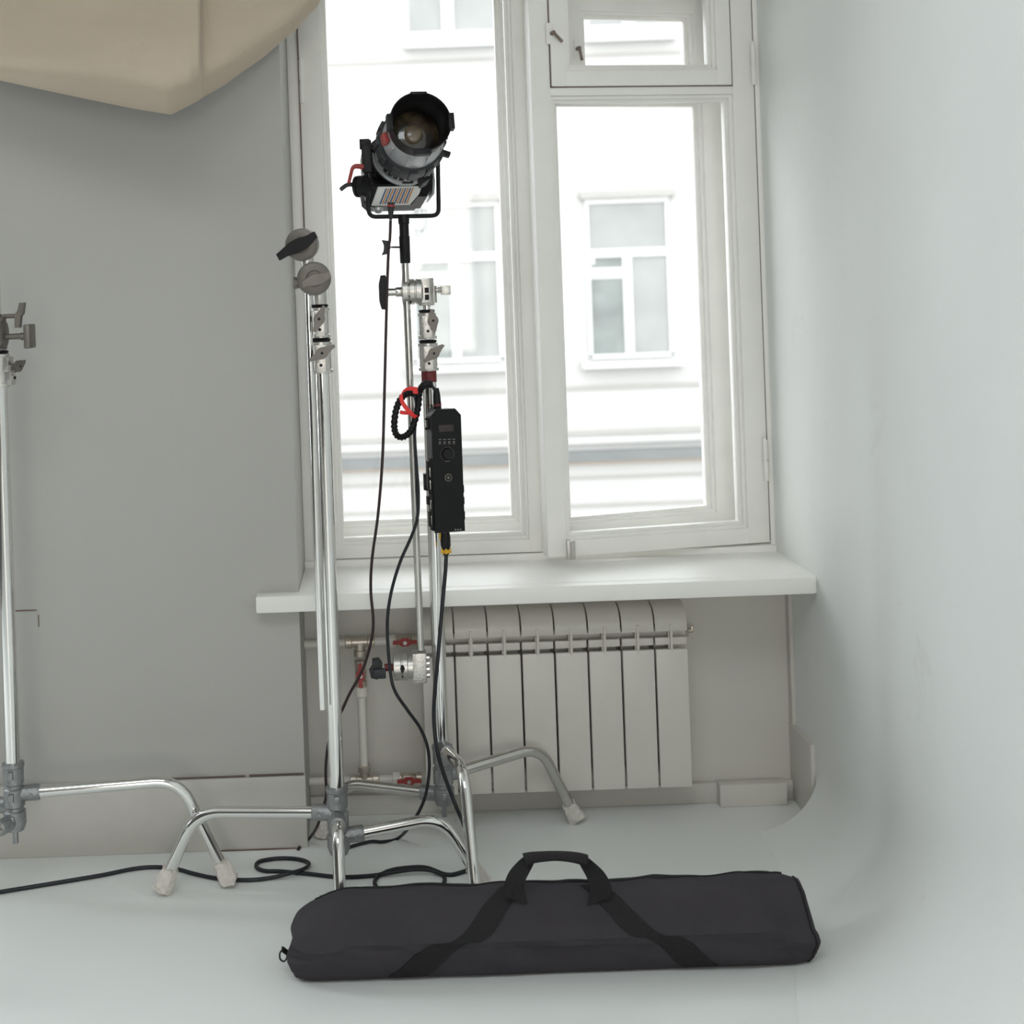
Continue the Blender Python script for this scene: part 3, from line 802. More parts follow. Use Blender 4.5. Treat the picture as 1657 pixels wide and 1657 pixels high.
bm = BM(); lathe(bm, lp(-.004, YO - .0775, -.004), A_, [(0, .022), (.002, .0215), (.005, .014), (.006, .003)], 24); obj('reflector', bm, M['lens_core'], ln, angle=60)
bm = BM(); llathe(bm, [(.085, .0715), (.10, .0725), (.128, .0715), (YO - .056, .0675), (YO - .049, .0655)])
for k in range(10):
    a = 2 * math.pi * k / 10
    mt = LM @ Matrix.Rotation(a, 4, 'Y'); box(bm, (.066, .10, -.0018), (.0735, YO - .06, .0018), .0008, mt)
obj('lens_barrel', bm, M['silver'], spot)
bm = BM(); llathe(bm, [(.028, .05), (.028, .076), (.034, .0800), (.046, .0815), (.072, .0800), (.090, .0770), (.094, .072), (.094, .05)])
for k in range(12):
    a = 2 * math.pi * k / 12
    mt = LM @ Matrix.Rotation(a, 4, 'Y'); box(bm, (.072, .034, -.010), (.0835, .088, .010), .003, mt)
obj('focus_collar', bm, M['grey_plastic'], spot)
bm = BM(); llathe(bm, [(-.030, .05), (-.030, .0755), (-.026, .0785), (-.018, .0785), (-.014, .075), (.020, .0745), (.029, .077), (.029, .05)])
sr = obj('shutter_ring', bm, M['silver'], spot)
bm = BM()
for k in range(-4, 5):
    a = -math.pi / 2 - .05 + k * .20
    mt = LM @ Matrix.Rotation(-a, 4, 'Y')
    if k != 0: box(bm, (.0725, .002, -.0055), (.0757, .018, .0055), .0008, mt); obj('vent_slot', bm, M['black'], sr); bm = BM()
mt = LM @ Matrix.Rotation(math.pi / 2, 4, 'Y'); box(bm, (.0725, -.012, -.013), (.0765, -.002, .013), .0008, mt)
obj('vent_slot', bm, M['black'], sr)
bm = BM(); mt = LM @ Matrix.Rotation(math.radians(168), 4, 'Y'); box(bm, (.068, YO - .090, -.012), (.082, YO - .058, .012), .004, mt); obj('focus_knob', bm, M['red'], spot, label='red focus knob')
bm = BM(); mt = LM @ Matrix.Rotation(math.radians(20), 4, 'Y'); box(bm, (.07, .06, -.006), (.098, .078, .006), .002, mt); obj('focus_knob', bm, M['black'], spot)
bm = BM(); mt = LM @ Matrix.Rotation(math.radians(62), 4, 'Y'); box(bm, (.06, -.035, -.011), (.09, .018, .011), .004, mt); obj('side_latch', bm, M['black'], spot)
# engine housing behind
bm = BM()
llathe(bm, [(-.10, .03), (-.10, .070), (-.06, .073), (-.029, .073), (-.029, .05)])
oct_ = [(-.072, .052), (-.050, .070), (.050, .070), (.072, .052), (.078, -.040), (.060, -.088), (-.060, -.088), (-.078, -.040)]
prism(bm, oct_, lp(0, -.195, 0), X_, Z_, A_, .118, bev=.006)
obj('lamp_housing', bm, M['black'], spot)
bm = BM(); prism(bm, [(-.080, -.020), (-.074, -.082), (-.060, -.096), (.060, -.096), (.074, -.082), (.080, -.020)], lp(-.012, -.220, .010), X_, Z_, A_, .055, bev=.006); obj('rear_cover', bm, M['grey_plastic'], spot)
for sx in (-1, 1):
    bm = BM(); ol = [(-.20, -.07), (-.20, .045), (-.17, .055), (-.10, .045), (-.09, -.05), (-.11, -.075)]
    prism(bm, ol, lp(sx * .0785, 0, 0), A_, Z_, X_ * sx, .006, bev=.002); obj('side_panel', bm, M['silver'], spot)
# pale slotted plate sloping under the barrel, coloured reflections painted on as stripes
n_pl = (A_ * .80 - Z_ * .60).normalized(); y_pl = n_pl.cross(X_).normalized(); y_pl = -y_pl if y_pl.z < 0 else y_pl
pc = P(641, 316, RY + .022)
bm = BM(); prism(bm, [(-.061, -.024), (-.046, .024), (.062, .024), (.056, .004), (.034, -.024)], pc, X_, y_pl, n_pl, .006, bev=.0012)
gp = obj('vent_plate', bm, M['white_lbl'], spot, label='pale slotted plate with painted blue and orange reflections')
for cidx, key in enumerate(('blue', 'orange')):
    for k in range(6):
        a = -.032 + (2 * k + cidx) * .0060
        bm = BM(); prism(bm, [(a - .0018 - .008, -.019), (a + .0018 - .008, -.019), (a + .0018 + .006, .020), (a - .0018 + .006, .020)], pc + n_pl * .0058, X_, y_pl, n_pl, .0012)
        obj('slot_reflection', bm, M[key], gp, smooth=False)
bm = BM(); prism(bm, [(-.064, -.026), (-.062, .028), (.064, .028), (.058, .0), (.040, -.026)], pc - n_pl * .060, X_, y_pl, n_pl, .061, bev=.003); obj('plate_mount', bm, M['black'], spot)
# yoke
def yp(px, py, D=RY): return P(px, py, D)
y0, y1, y2, y3 = yp(590, 236, RY), yp(597, 351, RY), yp(710, 349, RY), yp(708, 226, RY)
bm = BM(); tube(bm, fillet([y0, y1, y2, y3], .018, 8), .0052, 14, flat=1.0)
yk = obj('yoke', bm, M['black'], spot)
for q, s in ((y0, -1), (y3, 1)):
    b2 = BM(); cyl(b2, Vector((q.x - .012, RY, q.z + (.004))), Vector((q.x + .012, RY, q.z + .004)), .013, seg=20, bev=.002)
    if s < 0: box(b2, (q.x - .008, RY - .012, q.z - .065), (q.x + .016, RY + .012, q.z + .014), .004)
    else: cyl(b2, (q.x, RY, q.z + .004), (q.x + .024, RY, q.z + .008), .008, seg=14, bev=.001)
    cyl(b2, Vector((q.x, RY, q.z + .004)), Vector((pivot.x + s * .06, RY, pivot.z)), .009, seg=14)
    obj('yoke_bracket', b2, M['black'], yk)
bm = BM(); kq = yp(583, 302, RY - .01)
lathe(bm, kq + Vector((-.012, 0, 0)), (1, -.45, 0), [(0, .016), (.003, .0255), (.010, .0265), (.012, .024), (.014, .0265), (.028, .0265), (.032, .021), (.036, .010)], 28)
obj('tilt_knob', bm, M['black'], spot)
bm = BM(); a = yp(588, 270, RY - .02); b = yp(571, 268, RY - .024); c = yp(563, 302, RY - .03)
tube(bm, fillet([a, b, c], .012, 6), .0055, 12, rfun=lambda t: .0065 - .0025 * t)
obj('lever', bm, M['red'], spot, label='red tilt lever')
bm = BM(); a = yp(584, 300, RY - .02); b = yp(562, 298, RY - .03); c = yp(551, 307, RY - .034)
tube(bm, fillet([a, b, c], .01, 6), .0052, 12); obj('lever', bm, M['grey_plastic'], spot)
bm = BM(); a = yp(612, 336, RY + .01); lathe(bm, a, (0, 0, -1), [(0, .012), (.006, .012), (.013, .007), (.015, .001)], 18); obj('bottom_nut', bm, M['silver'], spot)
# spigot receiver
sa, sb = P(653, 347, RY), P(656, 426, RY)
bm = BM(); ax_ = (sb - sa).normalized(); Ls = (sb - sa).length
lathe(bm, sa, ax_, [(0, .0125), (.001, .0135), (.022, .0135), (.024, .0115), (.052, .0115), (.053, .013), (Ls - .002, .0125), (Ls, .0115)], 24)
sp = obj('spigot', bm, M['black'], spot)
bm = BM(); q = P(633, 400, RY - .004); cyl(bm, q, P(652, 400, RY), .0022, seg=8); ang = [(-.5, .9), (-.15, .55), (-.05, .1), (-.12, -.35), (-.6, -.95)]
prism(bm, [(-.012, .018), (.005, .015), (.0105, 0), (.005, -.015), (-.013, -.019), (-.007, -.008), (-.0055, .004)], q + Vector((-.011, -.014, 0)), (1, 0, 0), (0, 0, 1), (0, 1, 0), .026, bev=.001)
obj('cable_clip', bm, M['grey_plastic'], sp)
# cable socket under the housing
a, b = P(633, 328, RY - .028), P(632, 356, RY - .032)
bm = BM(); d = (b - a).normalized(); L = (b - a).length; lathe(bm, a, d, [(0, .008), (.012, .0088), (.014, .008), (L * .75, .0055), (L, .0032)], 16); cn = obj('cable_connector', bm, M['grey_plastic'], spot)
bm = BM(); lathe(bm, a + d * .006, d, [(0, .0088), (.001, .0096), (.004, .0096), (.005, .0088)], 16); obj('ring', bm, M['red'], cn)

# ------------------------------------------------------------------ the control box strapped to that stand
BY = RC[1] - .085     # front face depth
c0 = P(697, 662, BY); c1 = P(748, 662, BY); cb = P(704, 862, BY)
bw = c1.x - c0.x - .001; bz1 = c0.z - .001; bz0 = cb.z
yaw = math.radians(13)
bxc = P(725, 760, BY).x
BMx = Matrix.Translation((bxc, BY, 0)) @ Matrix.Rotation(yaw, 4, 'Z')
cbx = thing('control_box', 'tall black dimmer box with a dial, clamped to the farther C-stand', 'control box', (bxc, BY + .04, bz0))
bm = BM(); hw = bw / 2
ol = [(-hw, bz0), (hw, bz0), (hw, bz1 - .016), (hw - .014, bz1), (-hw + .012, bz1), (-hw, bz1 - .014)]
prism(bm, [(a, b) for a, b in ol], BMx @ Vector((0, 0, 0)), BMx.to_3x3() @ Vector((1, 0, 0)), (0, 0, 1), BMx.to_3x3() @ Vector((0, 1, 0)), .010, bev=.0012)
fp = obj('front_panel', bm, M['black_gloss'], cbx)
bm = BM(); prism(bm, [(-hw + .002, bz0 + .006), (hw - .002, bz0 + .006), (hw - .002, bz1 - .018), (hw - .014, bz1 - .003), (-hw + .014, bz1 - .003), (-hw + .002, bz1 - .018)], BMx @ Vector((0, .009, 0)), BMx.to_3x3() @ Vector((1, 0, 0)), (0, 0, 1), BMx.to_3x3() @ Vector((0, 1, 0)), .050, bev=.002)
bd = obj('body', bm, M['grey_plastic'], cbx)
def bq(px, py, dy=0.0):   # a point on the front panel
    q = P(px, py, BY - .002); loc = BMx.inverted() @ q
    return loc.x, loc.z
def panel_box(name, x0, y0, x1, y1, m, h=.0012, parent=None):
    a = bq(x0, y1); b = bq(x1, y0); bm = BM()
    box(bm, (a[0], -h, a[1]), (b[0], .001, b[1]), .0003, BMx); return obj(name, bm, m, parent or fp)
panel_box('display', 710, 687, 735, 699, M['screen'])
bm = BM()
for k in range(4):
    for (yy, w, hh) in ((710.5, 5, 1.0), (714.5, 3, 2.0), (718, 4.5, .8)):
        a = bq(711.5 + k * 8 - w / 2, yy + hh); b = bq(711.5 + k * 8 + w / 2, yy)
        box(bm, (a[0], -.0006, a[1]), (b[0], .001, b[1]), 0, BMx)
for k in range(3):
    a = bq(737 + k * 4.5, 858.5); b = bq(739 + k * 4.5, 856.5); box(bm, (a[0], -.0006, a[1]), (b[0], .001, b[1]), 0, BMx)
a = bq(720, 746.8); b = bq(728.5, 745.8); box(bm, (a[0], -.0006, a[1]), (b[0], .001, b[1]), 0, BMx)
obj('button_marks', bm, M['mark'], fp, smooth=False)
nf = BMx.to_3x3() @ Vector((0, -1, 0))
def on_panel(px, py): x, z = bq(px, py); return BMx @ Vector((x, 0, z))
bm = BM(); q = on_panel(724, 734.5); lathe(bm, q, nf, [(0, .0150), (.002, .0150), (.003, .0140), (.0085, .0132), (.010, .012), (.010, .0)], 30, True, False); obj('dial', bm, M['black'], fp)
bm = BM()
for k in range(22):
    a = math.radians(-140 + k * 13); r = .0162
    e = BMx.to_3x3() @ Vector((math.sin(a), 0, math.cos(a))); p = q + e * r
    cyl(bm, p - nf * .001, p + nf * .0007, .0007, seg=6)
obj('dial_scale', bm, M['mark'], fp)
bm = BM(); q = on_panel(726, 773); lathe(bm, q, nf, [(0, .0068), (0, .0092), (.002, .0092), (.0025, .0078), (.001, .0068)], 24, False, False); sk = obj('socket', bm, M['plate'], fp)
bm = BM(); cyl(bm, q, q + nf * .0018, .0036, seg=16); obj('socket_core', bm, M['plate'], sk)
# rails and clips on the two sides
bm = BM(); sx = -hw + .001
box(bm, (sx - .004, .012, bz0 + .10), (sx + .002, .034, bz0 + .175), .001, BMx)
for z0_, z1_, yy in ((.100, .168, .030), (.062, .082, .040), (.012, .048, .028)):
    box(bm, (sx - .0075, yy - .006, bz0 + z0_), (sx + .002, yy + .010, bz0 + z1_), .0012, BMx)
box(bm, (sx - .005, .010, bz0 + .004), (sx + .001, .030, bz0 + .100), .001, BMx)
tube(bm, [BMx @ Vector((sx - .003, .026, bz0 + z)) for z in (.150, .135, .11, .09)], .004, 10)
obj('battery_plate', bm, M['black'], cbx)
for z_ in (.018, .055, .102, .132):
    bm = BM(); box(bm, (sx - .0055, .014, bz0 + z_), (sx - .0035, .020, bz0 + z_ + .022), .0006, BMx); obj('contact_strip', bm, M['chrome_old'], cbx)
bm = BM()
for z0_, z1_ in ((.024, .044), (.060, .078), (.088, .106)):
    box(bm, (hw - .002, .020, bz0 + z0_), (hw + .0075, .040, bz0 + z1_), .0015, BMx)
box(bm, (hw - .002, .022, bz0 + .015), (hw + .003, .038, bz0 + .125), .001, BMx)
obj('battery_plate', bm, M['black'], cbx)
bm = BM()
for z in (.245, .268):
    cyl(bm, BMx @ Vector((sx + .002, .03, bz0 + z)), BMx @ Vector((sx - .008, .03, bz0 + z)), .003, seg=10)
box(bm, (sx - .004, .024, bz0 + .245), (sx + .002, .036, bz0 + .268), .001, BMx)
obj('side_catch', bm, M['black'], cbx)
bm = BM(); box(bm, (-.012, .055, bz0 + .09), (.012, .090, bz0 + .13), .002, BMx); lathe(bm, (RC[0], RC[1], bz0 + .09), (0, 0, 1), [(0, .0175), (0, .023), (.04, .023), (.04, .0175)], 20, False, False)
obj('pole_clamp', bm, M['black'], cbx)

# ------------------------------------------------------------------ cables
def cable(name, label, pts, r, m, cat='cable', n=10, seg=10, bumps=False):
    cp = catmull(pts, n)
    for q in cp: q.z = max(q.z, r)
    bm = BM(); tube(bm, cp, r, seg)
    o = obj(name, bm, m, None, loc=cp[0])
    return tag(o, label, cat)
D0 = RY - .03
pts = [P(632, 357, D0), P(631, 385, D0 - .01), P(629, 402, D0 - .014), P(627, 450, D0 - .01), P(625, 520, D0), P(622, 640, D0 - .02), P(619, 740, D0 - .03), P(612, 830, D0 - .03), P(602, 905, D0 - .02), P(600, 955, D0), P(604, 1005, D0), P(600, 1040, D0 + .01), P(586, 1085, D0 + .02), P(566, 1122, D0 + .02), P(553, 1150, D0 + .02), P(540, 1175, D0 + .02), P(531, 1205, D0 + .02), P(527, 1245, D0 + .03), P(528, 1285, D0 + .04), P(522, 1310, D0 + .05), P(512, 1340, 3.34), G(496, 1362, .004), G(482, 1374, .004)]
cable('lamp_cable', 'thin brownish cable hanging from the spotlight past the nearer stand to the floor', pts, .0036, M['cable_br'])

LB = thing('looped_cable', 'black cable looped in a red tie, running from the box top down to the floor', 'cable', P(707, 655, BY))
DB = RY - .035
pts = [P(707, 640, BY + .03), P(703, 630, BY + .028), P(696, 622, BY + .02), P(687, 622, BY + .0), P(679, 634, DB), P(677, 655, DB), P(672, 678, DB - .006), P(664, 698, DB - .012), P(652, 707, DB - .014), P(642, 704, DB - .014), P(638, 690, DB - .014), P(640, 668, DB - .014), P(646, 650, DB - .010), P(656, 638, DB - .004), P(667, 636, DB + .004), P(673, 648, DB + .006), P(673, 672, DB + .008), P(671, 705, DB), P(674, 755, DB), P(677, 800, DB), P(675, 840, DB), P(664, 872, DB), P(648, 908, DB), P(635, 950, DB), P(628, 990, DB), P(627, 1030, DB), P(632, 1090, DB - .012), P(640, 1120, DB - .01), P(660, 1150, DB), P(681, 1180, DB + .02), P(693, 1215, DB + .02), P(694, 1255, DB + .02), P(686, 1295, DB + .02), P(668, 1330, DB + .03), G(645, 1356, .006), G(620, 1362, .005), G(598, 1362, .005), G(560, 1372, .005)]
bm = BM(); tube(bm, catmull(pts, 10), .0040, 10); obj('cord', bm, M['cable'], LB)
cp = catmull(pts[2:15], 16)
bm = BM(); tube(bm, cp, .0075, 12, rfun=lambda t: .0078 + .0011 * math.sin(t * 210)); obj('braided_sleeve', bm, M['black'], LB)
a, b = P(706, 628, BY + .03), P(708, 664, BY + .03)
bm = BM(); d = (b - a).normalized(); L = (b - a).length; lathe(bm, a, d, [(0, .006), (L * .3, .0085), (L * .62, .0095), (L, .0095)], 18); pl = obj('plug', bm, M['black'], LB)
bm = BM(); lathe(bm, a + d * L * .70, d, [(0, .0094), (.001, .0102), (.005, .0102), (.006, .0094)], 18); obj('ring', bm, M['redband'], pl)
bm = BM()
tp = [P(674, 630, DB - .016), P(660, 629, DB - .024), P(650, 636, DB - .028), P(650, 648, DB - .028), P(657, 660, DB - .028), P(667, 671, DB - .024), P(674, 675, DB - .016)]
tp = catmull(tp, 6); ribbon(bm, tp, [Vector((.004, .0, .0085)) if i < 14 else Vector((.008, 0, .006)) for i in range(len(tp))], [(0, -1, 0)] * len(tp), .002)
tp2 = [P(647, 667, DB - .018), P(656, 668, DB - .020), P(668, 668, DB - .018)]
ribbon(bm, tp2, [Vector((0, 0, .009))] * 3, [(0, -1, 0)] * 3, .002)
ribbon(bm, [P(668, 631, DB - .018), P(676, 632, DB - .018)], [Vector((0, 0, .016))] * 2, [(0, -1, 0)] * 2, .003)
obj('cable_tie', bm, M['redtie'], LB, label='bright red hook and loop tie')

PCB = thing('power_cable', 'black power cable with yellow tipped plug, coiled on the floor behind the bag', 'cable', P(722, 868, BY + .02))
PY = BY + .022
ky = P(722, 902, PY)
pts = [P(722, 895, PY), P(721, 920, PY), P(718, 955, PY), P(713, 1010, PY - .01), P(709, 1060, PY - .015), P(704, 1115, PY - .012), P(702, 1160, PY - .012), P(706, 1205, PY - .018), P(714, 1240, PY - .022), P(730, 1285, PY - .025), P(745, 1322, PY - .02),
       G(757, 1352, .005), G(764, 1375, .005), G(762, 1402, .005), G(745, 1412, .005), G(722, 1415, .005), G(690, 1404, .007), G(660, 1404, .007), G(630, 1409, .006), G(609, 1421, .005), G(610, 1436, .005), G(640, 1448, .005), G(690, 1446, .005), G(716, 1432, .005), G(718, 1418, .006), G(700, 1409, .012), G(672, 1407, .013), G(640, 1411, .010), G(600, 1417, .005), G(550, 1419, .005), G(500, 1414, .005), G(455, 1410, .005), G(428, 1409, .005), G(415, 1403, .005), G(420, 1394, .005), G(450, 1389, .005), G(480, 1390, .005), G(499, 1396, .006), G(494, 1405, .010), G(470, 1413, .013), G(440, 1420, .006), G(400, 1424, .005), G(350, 1421, .005), G(315, 1414, .005), G(285, 1406, .005), G(250, 1403, .005), G(215, 1406, .005), G(165, 1416, .005), G(100, 1427, .005), G(45, 1436, .005), G(-20, 1447, .005), G(-90, 1463, .005)]
cp = catmull(pts, 10)
bm = BM(); tube(bm, cp, .0047, 12); obj('cord', bm, M['cable'], PCB)
a = P(720, 861, PY); b = P(722, 897, PY); d = (b - a).normalized(); L = (b - a).length
bm = BM(); lathe(bm, a, d, [(0, .0105), (L * .25, .0125), (L * .6, .012), (L * .8, .009), (L, .007)], 20); pl = obj('plug', bm, M['black'], PCB)
bm = BM(); lathe(bm, a + d * L * .78, d, [(0, .0102), (.002, .0108), (.007, .0085), (.012, .0055)], 14)
for k in range(5):
    t = 2 * math.pi * k / 5; x, y, _ = frame_of(d)
    o = a + d * L * .72 + (x * math.cos(t) + y * math.sin(t)) * .0098
    cyl(bm, o, o + d * .012, .0026, .003, 8)
box(bm, (a.x - .0145, PY - .005, a.z - .018), (a.x - .010, PY + .005, a.z + .002), .001)
obj('strain_relief', bm, M['yellow'], pl, label='yellow plug collar')

# ------------------------------------------------------------------ carry bag
BX0, BX1, BYF = -.226, .834, 2.702
SEC = [(.024, .002), (.012, .014), (.001, .042), (-.007, .068), (-.0112, .0842), (-.0104, .0870), (.004, .0985), (.030, .122), (.060, .1455), (.086, .156), (.110, .150), (.136, .128), (.155, .095), (.162, .055), (.157, .022), (.142, .004), (.110, .0012), (.070, .0012), (.042, .0012)]
SECS = catmull([(0, a, b) for a, b in SEC], 5, closed=True)
NSEC = len(SECS)
CY, CZ = .076, .07
def facet(a, b, c, out):
    a, b, c = Vector(a), Vector(b), Vector(c); n_ = (b - a).cross(c - a).normalized()
    return (a, n_ if n_.dot(Vector(out)) > 0 else -n_)
FACETS = [facet((BX0 + .05, BYF + .078, .156), (BX0 + .125, BYF - .008, .088), (BX0 + .006, BYF + .012, .080), (-1, -1, 1)),
          facet((BX1 - .032, BYF + .070, .156), (BX1 - .115, BYF - .006, .088), (BX1 - .012, BYF + .004, .058), (1, -1, 1))]
def bag_pt(t, k, lift=0.0):
    """t along the length 0..1 ; k fractional index round the section"""
    k0 = int(math.floor(k)) % NSEC; f = k - math.floor(k)
    s = SECS[k0] * (1 - f) + SECS[(k0 + 1) % NSEC] * f
    y, z = s.y, s.z
    e = min(t, 1 - t) * (BX1 - BX0)
    sc = 1.0
    if e < .05: sc = 1 - .16 * (1 - e / .05) ** 2
    a = math.atan2(z - CZ, y - CY)
    x = BX0 + (BX1 - BX0) * t
    # slack folds: long ridges, dents and an end facet
    n1 = noise.noise(Vector((x * 3.0, a * .9, 3.1))); n2 = noise.noise(Vector((x * 9.0 + z * 14, a * 1.6, 7.7))); n3 = noise.noise(Vector((x * 22 - z * 30, a * 3, 1.3)))
    n4 = noise.noise(Vector((x * 6 + z * 22, 4.4, x * 2 - z * 9)))
    d = .0055 * n1 + .0040 * n2 + .0018 * n3 + .008 * (.25 - abs(n4)) * (1 if z > .02 else 0)
    sag = -.006 * math.sin(math.pi * t) * max(0, z - .06) / .1
    if z < .012: d *= .1
    yy = CY + (y - CY) * sc; zz = CZ + (z - CZ) * (sc if z > CZ else (sc * .35 + .65))
    ny, nz = math.cos(a), math.sin(a)
    # facet cut at the left shoulder and a tuck at the right end
    cut = max(0, .115 - (t * 1.06) - max(0, .155 - zz) * .55) if zz > .05 else 0
    d -= cut * .20
    if t > .88 and zz > .05:
        rr = (t - .88) / .12
        d -= .016 * max(0, math.sin(rr * math.pi) ) * max(0, 1 - abs((zz - .10) / .05 - (rr - .5) * 1.2))
    xx = x
    if t < .08: xx = x + (1 - t / .08) * (max(0, zz - .06) * .34 + max(0, .05 - zz) * .35)
    if t > .92: xx = x - (t - .92) / .08 * (max(0, zz - .07) * .22 + max(0, .03 - zz) * .5)
    q = Vector((xx, BYF + yy + ny * (d + lift), max(.0008, zz + nz * (d + lift) + sag)))
    for p0_, n_ in FACETS:
        h_ = (q - p0_).dot(n_) - lift
        if h_ > 0: q = q - n_ * h_ * .92
    q.z = max(q.z, .0008)
    return q
bag = thing('carry_bag', 'long black nylon tripod bag with a webbing carry handle lying on the floor', 'bag', ((BX0 + BX1) / 2, BYF + .08, 0))
bm = BM()
ts = [0, .002, .006, .012, .02, .03, .042, .056, .072] + [.09 + .82 * i / 90 for i in range(91)] + [.928, .944, .958, .97, .98, .988, .994, .998, 1]
rings = [[bm.verts.new(bag_pt(t, k)) for k in range(NSEC)] for t in ts]
for A, B in zip(rings, rings[1:]):
    for i in range(NSEC):
        j = (i + 1) % NSEC; bm.faces.new((A[i], A[j], B[j], B[i]))
for ring, sgn in ((rings[0], -1), (rings[-1], 1)):
    prev = ring
    c = sum((v.co for v in ring), Vector()) / NSEC
    for f, b in ((.90, .001), (.70, .002), (.40, .003), (.15, .003)):
        cur = [bm.verts.new(c + (v.co - c) * f + Vector((sgn * b, 0, 0))) for v in ring]
        for i in range(NSEC):
            j = (i + 1) % NSEC
            bm.faces.new((prev[i], prev[j], cur[j], cur[i]) if sgn > 0 else (prev[j], prev[i], cur[i], cur[j]))
        prev = cur
    bm.faces.new(prev)
body = obj('bag_body', bm, M['bag'], bag, angle=24)
# section indices: k of crest and of the bottom front
def k_at(zz, front=True):
    best = None
    for k in range(NSEC):
        if SECS[k].y < CY and abs(SECS[k].z - zz) < (best[0] if best else 9): best = (abs(SECS[k].z - zz), k)
    return best[1]
kc = max(range(NSEC), key=lambda k: SECS[k].z); kb = k_at(.012)
def t_of(px, py, D): return (P(px, py, D).x - BX0) / (BX1 - BX0)
def strap(px_top, px_bot, w_top, w_bot, ptop_y=1455, pbot_y=1590):
    bm = BM(); n = 26
    xt_, xb_ = P(px_top, ptop_y, 2.755).x, P(px_bot, pbot_y, 2.70).x
    rows = []; m = 6
    for i in range(n + 1):
        f = i / n; k = kc - 2 + (kb - kc + 2) * f
        x0 = xt_ + (xb_ - xt_) * f; w = w_top + (w_bot - w_top) * f
        rows.append(([bag_pt((x0 + w * j / m - BX0) / (BX1 - BX0), k, .0020 + .0004 * (0 < j < m)) for j in range(m + 1)],
                     [bag_pt((x0 + w * j / m - BX0) / (BX1 - BX0), k, -.001) for j in range(m + 1)]))
    vo = [[bm.verts.new(q) for q in r[0]] for r in rows]; vi = [[bm.verts.new(q) for q in r[1]] for r in rows]
    for i in range(n):
        for j in range(m):
            bm.faces.new((vo[i][j], vo[i][j + 1], vo[i + 1][j + 1], vo[i + 1][j]))
            bm.faces.new((vi[i][j + 1], vi[i][j], vi[i + 1][j], vi[i + 1][j + 1]))
        bm.faces.new((vo[i][0], vo[i + 1][0], vi[i + 1][0], vi[i][0])); bm.faces.new((vo[i][m], vi[i][m], vi[i + 1][m], vo[i + 1][m]))
    for i in (0, n):
        for j in range(m): bm.faces.new((vo[i][j], vi[i][j], vi[i][j + 1], vo[i][j + 1]))
    obj('strap', bm, M['web'], bag, angle=60)
strap(813, 628, .048, .078); strap(944, 1108, .050, .072)
def loop_strap(path, ws):
    path = catmull(path, 8); n = len(path)
    wv = catmull([Vector(w) for w in ws], 8)
    nn = []
    for i in range(n):
        t = (path[min(i + 1, n - 1)] - path[max(i - 1, 0)]).normalized()
        v_ = wv[min(i, len(wv) - 1)].normalized().cross(t); v_ = -v_ if v_.y > 0 else v_
        nn.append(v_)
    bm = BM(); ribbon(bm, path, wv[:n], nn, .003); return obj('strap', bm, M['web'], bag, angle=60)
loop_strap([P(836, 1456, 2.742), P(832, 1438, 2.744), P(836, 1420, 2.745), P(851, 1398, 2.758), P(858, 1390, 2.760)],
           [(.044, .0, -.014), (.042, .004, -.010), (.030, -.010, -.018), (.022, -.010, -.014), (.016, -.006, -.012)])
loop_strap([P(968, 1458, 2.742), P(972, 1440, 2.744), P(965, 1418, 2.745), P(950, 1398, 2.758), P(944, 1391, 2.760)],
           [(.044, .0, .014), (.044, .004, .010), (.032, -.010, .018), (.022, -.010, .014), (.016, -.006, .012)])
bm = BM()
gpath = catmull([P(849, 1391, 2.758), P(860, 1388, 2.759), P(878, 1386, 2.76), P(898, 1385, 2.76), P(918, 1386, 2.76), P(937, 1389, 2.759), P(949, 1393, 2.758)], 6)
tube(bm, gpath, .0085, 18, rfun=lambda t: .0085 + .0028 * abs(2 * t - 1) ** 1.5, flat=1.7, flat_dir=(0, 1, 0))
obj('handle_grip', bm, M['web'], bag, label='padded grip wrapped round the handle straps')
bm = BM()
tube(bm, [bag_pt(.035 + .93 * i / 120, kc + 2, .0006) for i in range(121)], .0024, 8)
obj('piping', bm, M['web'], bag)
bm = BM(); tube(bm, [bag_pt(.05 + .90 * i / 120, kc + 5, .0002) for i in range(121)], .0030, 8, flat=1.8); obj('zipper', bm, M['black'], bag)
for t, nm in ((.992, 'end_piping'),):
    bm = BM(); ring = [bag_pt(t, k, .0003) for k in range(NSEC)]; tube(bm, ring + ring[:1], .0022, 8); obj(nm, bm, M['web'], bag)
q = P(459, 1546, BYF + .045)
bm = BM(); tube(bm, catmull([q + Vector((a, b * .2, c)) for a, b, c in ((0, 0, .012), (-.007, -.01, .006), (-.007, -.01, -.006), (0, 0, -.012), (.006, .01, -.006), (.006, .01, .006))], 6, True) + [q + Vector((0, 0, .012))], .0018, 8)
dr = obj('d_ring', bm, M['black'], bag)
bm = BM(); ribbon(bm, [q + Vector((-.001, .0, .013)), q + Vector((.010, .004, .002)), q + Vector((.024, .008, -.022))], [Vector((.0, .018, .002))] * 3, [(-1, 0, 0)] * 3, .003); obj('ring_tab', bm, M['web'], bag)

